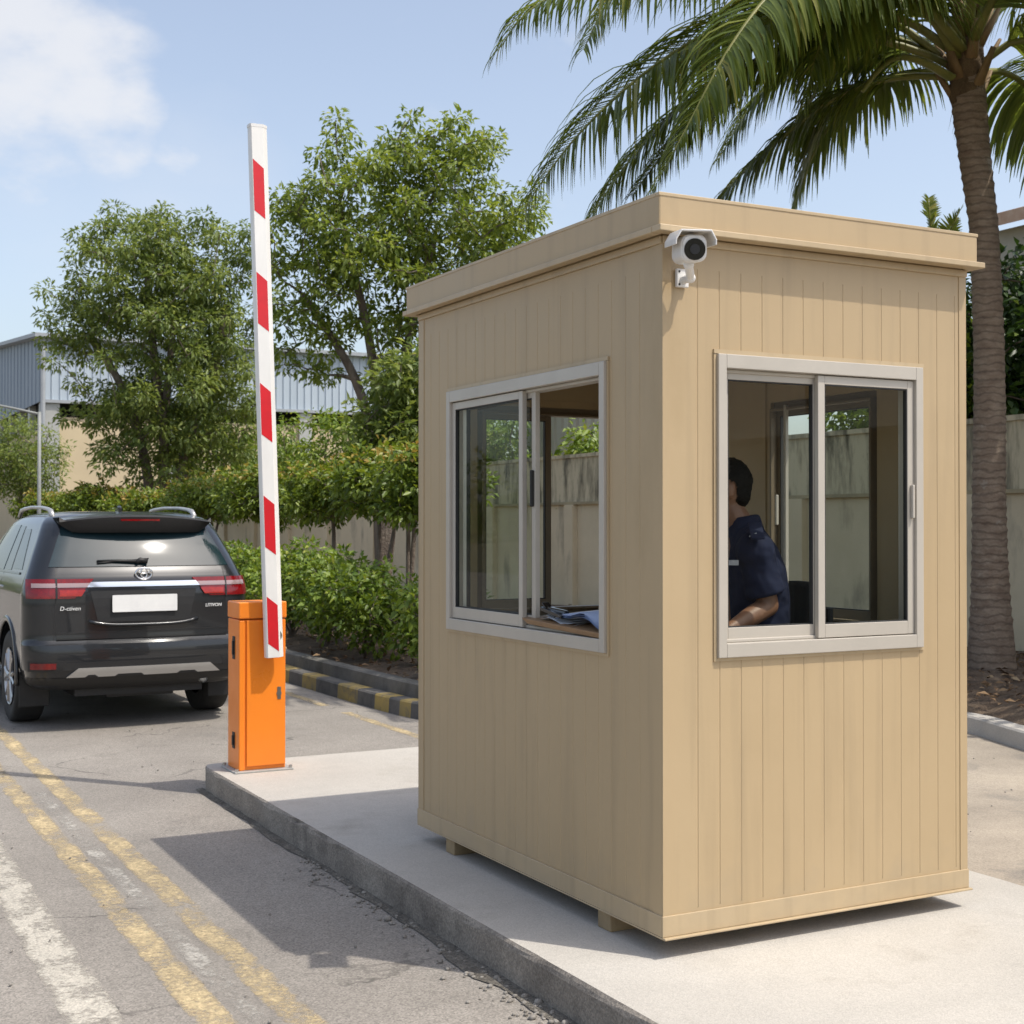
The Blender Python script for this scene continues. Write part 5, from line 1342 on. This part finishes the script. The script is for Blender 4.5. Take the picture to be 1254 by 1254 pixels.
# greenery behind the compound wall seen through the booth and right of the palm
beh = [(13.0, 26.6, 3.5, 2.2, 'bush topping the wall seen through the far window pane of the booth'), (13.0, 21.2, 2.6, 1.3, 'bush over the wall beside the pale shed'), (12.9, 18.3, 2.75, .8, 'low bush along the wall top before the shed'), (13.0, 13.6, 3.3, 1.5, 'bush topping the wall seen through the front booth window past the guard')]
for x, y, z, r, lab in beh:
    base = np.array([x, y, .1]); tree('bush', lab, 'bush', base, [[base, base + [0, 0, z * .6], base + [0.1, 0, z]]], [((x, y, z), (.75, r, .8)), ((x, y, z - .7), (.7, r, .8))], 90, .26, 70, .36, .14, .26, M['leafhedge'], .05)
base = np.array([14.2, 12.4, .1])
tree('dense_tree', 'dense dark evergreen tree behind the wall right of the palm trunk', 'tree', base, [[base, base + [0, 0, 2], base + [.2, 0, 4]], [base, base + [.5, .2, 2], base + [1.2, .1, 3.6]]],
     [((14.0, 12.2, 3.7), (1.3, 1.9, 1.4)), ((14.8, 11.4, 4.3), (1.5, 1.6, 1.35)), ((14.0, 13.2, 2.8), (1.2, 1.6, 1.0)), ((15.6, 11.3, 3.4), (1.5, 1.6, 1.8))], 260, .28, 120, .42, .15, .28, M['leafdark'], .11)
# tree outside the frame on the right whose shade lies over the palm bed
base = np.array([13.6, 6.0, .1])
tree('shade_tree', 'spreading tree to the right of the picture shading the palm bed', 'tree', base, [[base, base + [0, 0, 2.4], base + [-.2, .3, 4.5]], [base + [0, 0, 1.8], base + [-1.2, .2, 3.4], base + [-2.4, -.6, 4.6]], [base + [0, 0, 2], base + [.6, 1, 3.6], base + [.3, 2, 5]]],
     [((13.2, 6.7, 5.6), (2.2, 2.2, 1.3)), ((11.6, 5.4, 5.2), (1.3, 1.3, .8)), ((13.6, 8.0, 5.3), (1.7, 1.1, 1.2)), ((10.6, 4.3, 5.0), (1.1, 1.2, .5))], 190, .36, 80, .55, .2, .3, M['leafdark'], .15)

# far treeline closing the view along the road
cs_ = np.stack([rng.uniform(-75, 30, 420), rng.uniform(112, 128, 420), rng.uniform(0, 1, 420) ** .8 * (5.5 + 2.5 * np.sin(np.linspace(0, 60, 420)))], 1)
P, A, Nn, Ls, Ws, var = clump_leaves(cs_, 40, 1.5, .7, .3)
o = leaves('distant_treeline', P, A, Nn, Ls, Ws, var, M['leafL'], None); o['kind'] = 'stuff'
# ------------------------------------------------------------------ palms
PD = 13.4
def leaflets(path, width_fn, n_pairs, wl, start, grav, seed, spread=.9, fwd=.34, wd=.019, nseg=5, hang=1.0, twist=0.0):
    r_ = np.random.default_rng(seed)
    path = resample(smooth_path(path, 3), .02); seg = np.linalg.norm(np.diff(path, axis=0), axis=1); cum = np.concatenate([[0], np.cumsum(seg)]); Lp = cum[-1]
    Vs, Fs, vr = [], [], []; nb = 0; n_pairs = int(n_pairs * 1.3)
    for i in range(n_pairs):
        t = start + (1 - start) * (i + r_.uniform(-.2, .2)) / (n_pairs - 1); t = min(max(t, 0.01), .999)
        p = np.array([np.interp(t * Lp, cum, path[:, k]) for k in range(3)]); q = np.array([np.interp(max(0, t * Lp - .08), cum, path[:, k]) for k in range(3)])
        tan = p - q; tan /= np.linalg.norm(tan)
        side = np.cross(tan, [0, 0, 1.]); sn = np.linalg.norm(side); side = side / sn if sn > .1 else np.array([1., 0, 0])
        up = np.cross(side, tan)
        for sgn in (-1, 1):
            if r_.random() < .04: continue
            ln = wl * width_fn(t) * r_.uniform(.85, 1.1)
            sd_ = side * math.cos(twist) + up * math.sin(twist)
            d = tan * (fwd + .25 * t) + sd_ * sgn * spread + up * .18 + r_.normal(0, .07, 3); d /= np.linalg.norm(d)
            pts = [p]; g = grav * r_.uniform(.75, 1.25) * hang
            for k in range(nseg):
                d = d + np.array([0, 0, -1]) * g * (.4 + .35 * k) / nseg * 2; d /= np.linalg.norm(d); pts.append(pts[-1] + d * ln / nseg)
            pts = np.array(pts); w0 = wd * (0.75 + .5 * math.sin(math.pi * t)) 
            ww = w0 * np.array([.55, 1, .95, .8, .5, .08])[:nseg + 1] if nseg == 5 else w0 * np.linspace(1, .1, nseg + 1)
            bt = norm(np.gradient(pts, axis=0)); sd = norm(np.cross(bt, up[None]) + 1e-6); nn = np.cross(sd, bt)
            Lf = pts + sd * ww[:, None] + nn * ww[:, None] * .35; Rf = pts - sd * ww[:, None] + nn * ww[:, None] * .35
            Vs.append(np.stack([Lf, pts, Rf], 1).reshape(-1, 3)); v = np.clip(r_.normal(.42, .12), 0, 1)
            if r_.random() < .05: v = r_.uniform(.85, 1)
            for k in range(nseg):
                a = nb + k * 3; Fs += [(a, a + 1, a + 4, a + 3), (a + 1, a + 2, a + 5, a + 4)]; vr += [v, v]
            nb += (nseg + 1) * 3
    return np.concatenate(Vs), np.array(Fs), np.array(vr), path
wfn = lambda t: (.35 + .65 * math.sin(math.pi * min(1, .12 + t * .93)) ** .7) * (1 - .25 * max(0, t - .75) / .25)
palm = thing('palm_tree', 'tall coconut palm arching over the booth roof from the bed at right', 'palm tree', (10.38, 9.73, .2))
trunk_px = [(1216, 826, .23), (1214, 790, .215), (1213, 740, .185), (1212, 680, .165), (1211, 600, .155), (1212, 500, .148), (1211, 420, .142), (1208, 340, .138), (1204, 270, .135), (1196, 210, .145), (1190, 160, .155), (1186, 120, .165), (1184, 90, .15)]
tp = [at(x, y, PD) for x, y, r in trunk_px]; tr_ = [r for _, _, r in trunk_px]
tp[0][2] = .18
path = []; rad = []
for (p, q, r0, r1) in zip(tp[:-1], tp[1:], tr_[:-1], tr_[1:]):
    n = max(2, int(np.linalg.norm(q - p) / .035))
    for k in range(n): path.append(p + (q - p) * k / n); rad.append(r0 + (r1 - r0) * k / n)
path.append(tp[-1]); rad.append(tr_[-1])
rad = [r * (1 + (.045 if (i % 3 == 0) else (-.02 if i % 3 == 1 else .0)) * (1 if i > 12 else .3) + random.uniform(-.012, .012)) for i, r in enumerate(rad)]
b = MB(); b.tube(path, rad, 26); b.build('trunk', M['palmbark'], palm, smooth=True, angle=60)
CR = at(1183, 80, PD)
# old leaf bases round the crown
b = MB()
for k in range(16):
    a = k * 2.4; hgt = -.35 + .05 * k; o_ = np.array([math.cos(a), math.sin(a), 0])
    p0 = CR + o_ * .12 + zv * (hgt); p1 = p0 + o_ * .10 + zv * .16; p2 = p1 + o_ * .10 + zv * .18
    b.tube([p0, p1, p2], [.075, .055, .035], 8, squash=.5)
b.build('leaf_base', M['boot'], palm, smooth=True)
b = MB(); b.ell(CR + zv * .02, (.17, .17, .42), 16, 10); b.ell(CR + zv * -.25, (.165, .165, .22), 16, 10)
b.build('crown_fibre', M['fibre'], palm, smooth=True)
fronds = [   # pixel path with depth offsets, pairs, leaflet length, hang
    ([(1175, 70, 0), (1110, 20, -.2), (1010, -4, -.5), (900, 20, -.8), (790, 85, -1.0), (700, 170, -1.1), (645, 250, -1.1)], 115, .96, 1.0),
    ([(1175, 60, 0), (1090, -40, -.6), (960, -58, -1.1), (820, -50, -1.5), (700, -18, -1.7), (640, 15, -1.8), (612, 60, -1.8)], 105, .95, 1.0),
    ([(1175, 60, .2), (1070, -50, .4), (940, -85, .5), (820, -60, .5), (745, -5, .4), (715, 60, .3)], 100, .9, 1.0),
    ([(1178, 55, -.1), (1110, -50, -1.0), (1030, -70, -1.7), (950, -20, -2.2), (890, 60, -2.5), (845, 150, -2.6), (800, 232, -2.6)], 115, .74, 1.05),
    ([(1168, 95, .1), (1100, 92, .5), (1030, 112, .9), (960, 165, 1.2), (905, 215, 1.3), (868, 262, 1.3)], 95, .80, 1.0),
    ([(1170, 85, .1), (1080, 35, .4), (985, 40, .6), (900, 95, .7), (830, 165, .7), (775, 238, .6)], 105, .80, 1.0),
    ([(1172, 80, .3), (1110, 55, 1.1), (1050, 70, 1.8), (1000, 120, 2.2), (975, 190, 2.4)], 80, .72, 1.0),
    ([(1195, 85, 0), (1240, 45, -.1), (1300, 50, -.3), (1360, 110, -.5), (1400, 200, -.5)], 90, .80, 1.0),
    ([(1198, 90, .2), (1225, 85, .7), (1262, 105, 1.2), (1300, 170, 1.6), (1310, 250, 1.7)], 80, .75, 1.1),
    ([(1190, 55, -.1), (1215, -30, -.3), (1265, -130, -.7), (1350, -190, -1.1), (1450, -170, -1.4)], 80, .8, .9),
    ([(1180, 45, 0), (1150, -60, -.3), (1090, -170, -.6), (990, -240, -.9), (880, -230, -1.1)], 85, .8, .95),
    ([(1186, 45, -.1), (1195, -70, -.8), (1210, -160, -1.8), (1230, -190, -3.0), (1250, -150, -4.0)], 80, .8, 1.0),
    ([(1186, 45, .1), (1180, -70, .8), (1170, -150, 1.8), (1150, -170, 3.0), (1130, -120, 4.0)], 80, .8, 1.0),
    ([(1192, 60, .2), (1230, 0, 1.0), (1290, -40, 1.8), (1360, -30, 2.6), (1420, 40, 3.0)], 80, .8, 1.0),
    ([(1168, 92, .4), (1110, 85, 1.0), (1050, 112, 1.5), (1000, 172, 1.8), (972, 255, 1.9)], 80, .8, 1.0),
    ([(1170, 80, .2), (1060, 40, .2), (930, 66, .3), (820, 138, .4), (745, 228, .4), (708, 300, .4)], 110, .85, 1.0),
    ([(1172, 80, .6), (1100, 42, 1.2), (1010, 52, 1.6), (930, 110, 1.8), (880, 195, 1.8)], 90, .8, 1.0),
    ([(1178, 60, -.2), (1120, -15, -1.0), (1040, -38, -1.5), (960, 0, -1.8), (905, 70, -1.9), (878, 150, -1.9)], 95, .78, 1.0),
    ([(1165, 80, .2), (1080, 12, .2), (960, 5, .2), (850, 55, .1), (760, 140, .1)], 105, .85, 1.0),
    ([(1192, 50, -.2), (1225, -25, -.8), (1275, -40, -1.3), (1320, 10, -1.6), (1340, 90, -1.6)], 80, .8, 1.0),
    ([(1172, 70, -.1), (1135, 10, -.5), (1085, -25, -.9), (1035, 0, -1.2), (1000, 60, -1.3), (985, 130, -1.3)], 85, .66, 1.05),
]
TW = [.5, .45] + [.3] * 20
for i, (pp, npair, wl, hang) in enumerate(fronds):
    pts = [at(x, y, PD + d) for x, y, d in pp]
    V, Fc, vr, pth = leaflets(pts, wfn, npair, wl * 1.22, .16, .82, 100 + i, hang=hang, twist=TW[i])
    fo = mesh_np('frond', V, Fc, M['frond'], palm, vr)
    b = MB(); q = pth[::8]; b.tube(q, np.linspace(.055, .008, len(q)), 7, squash=.7); b.build('rachis', M['rachis'], fo, smooth=True)
b = MB(); q = smooth_path([at(x, y, PD + d) for x, y, d in ((1165, 95, -.1), (1130, 74, -.3), (1098, 68, -.5), (1076, 84, -.6), (1056, 112, -.6))], 3)
b.tube(q, np.linspace(.06, .03, len(q)), 9, squash=.6); b.build('leaf_stalk', M['rachis'], palm, smooth=True)
# upright young palm behind
yp = thing('young_palm', 'small upright feathery palm tips rising behind the booth roof', 'palm tree', (*at(1148, 640, 17)[:2], .1))
b0 = at(1150, 345, 17); b = MB(); b.tube([np.array([b0[0], b0[1], .1]), b0], [.09, .06], 10); b.build('trunk', M['bark'], yp, smooth=True)
for i, pp in enumerate(([(1150, 345, 17), (1142, 300, 17), (1138, 265, 17), (1137, 243, 17)], [(1150, 345, 17), (1158, 300, 16.9), (1166, 275, 16.8), (1176, 258, 16.8)], [(1150, 345, 17), (1130, 310, 17.2), (1112, 295, 17.4), (1095, 292, 17.5)], [(1150, 345, 17), (1175, 315, 17.2), (1200, 300, 17.4), (1222, 305, 17.5)])):
    V, Fc, vr, pth = leaflets([at(*q) for q in pp], lambda t: .5 + .5 * math.sin(math.pi * t), 46, .24, .25, .08, 300 + i, wd=.013)
    fo = mesh_np('frond', V, Fc, M['frond'], yp, np.clip(vr + .25, 0, 1)); b = MB(); b.tube(pth[::6], np.linspace(.02, .006, len(pth[::6])), 6); b.build('rachis', M['rachis'], fo, smooth=True)
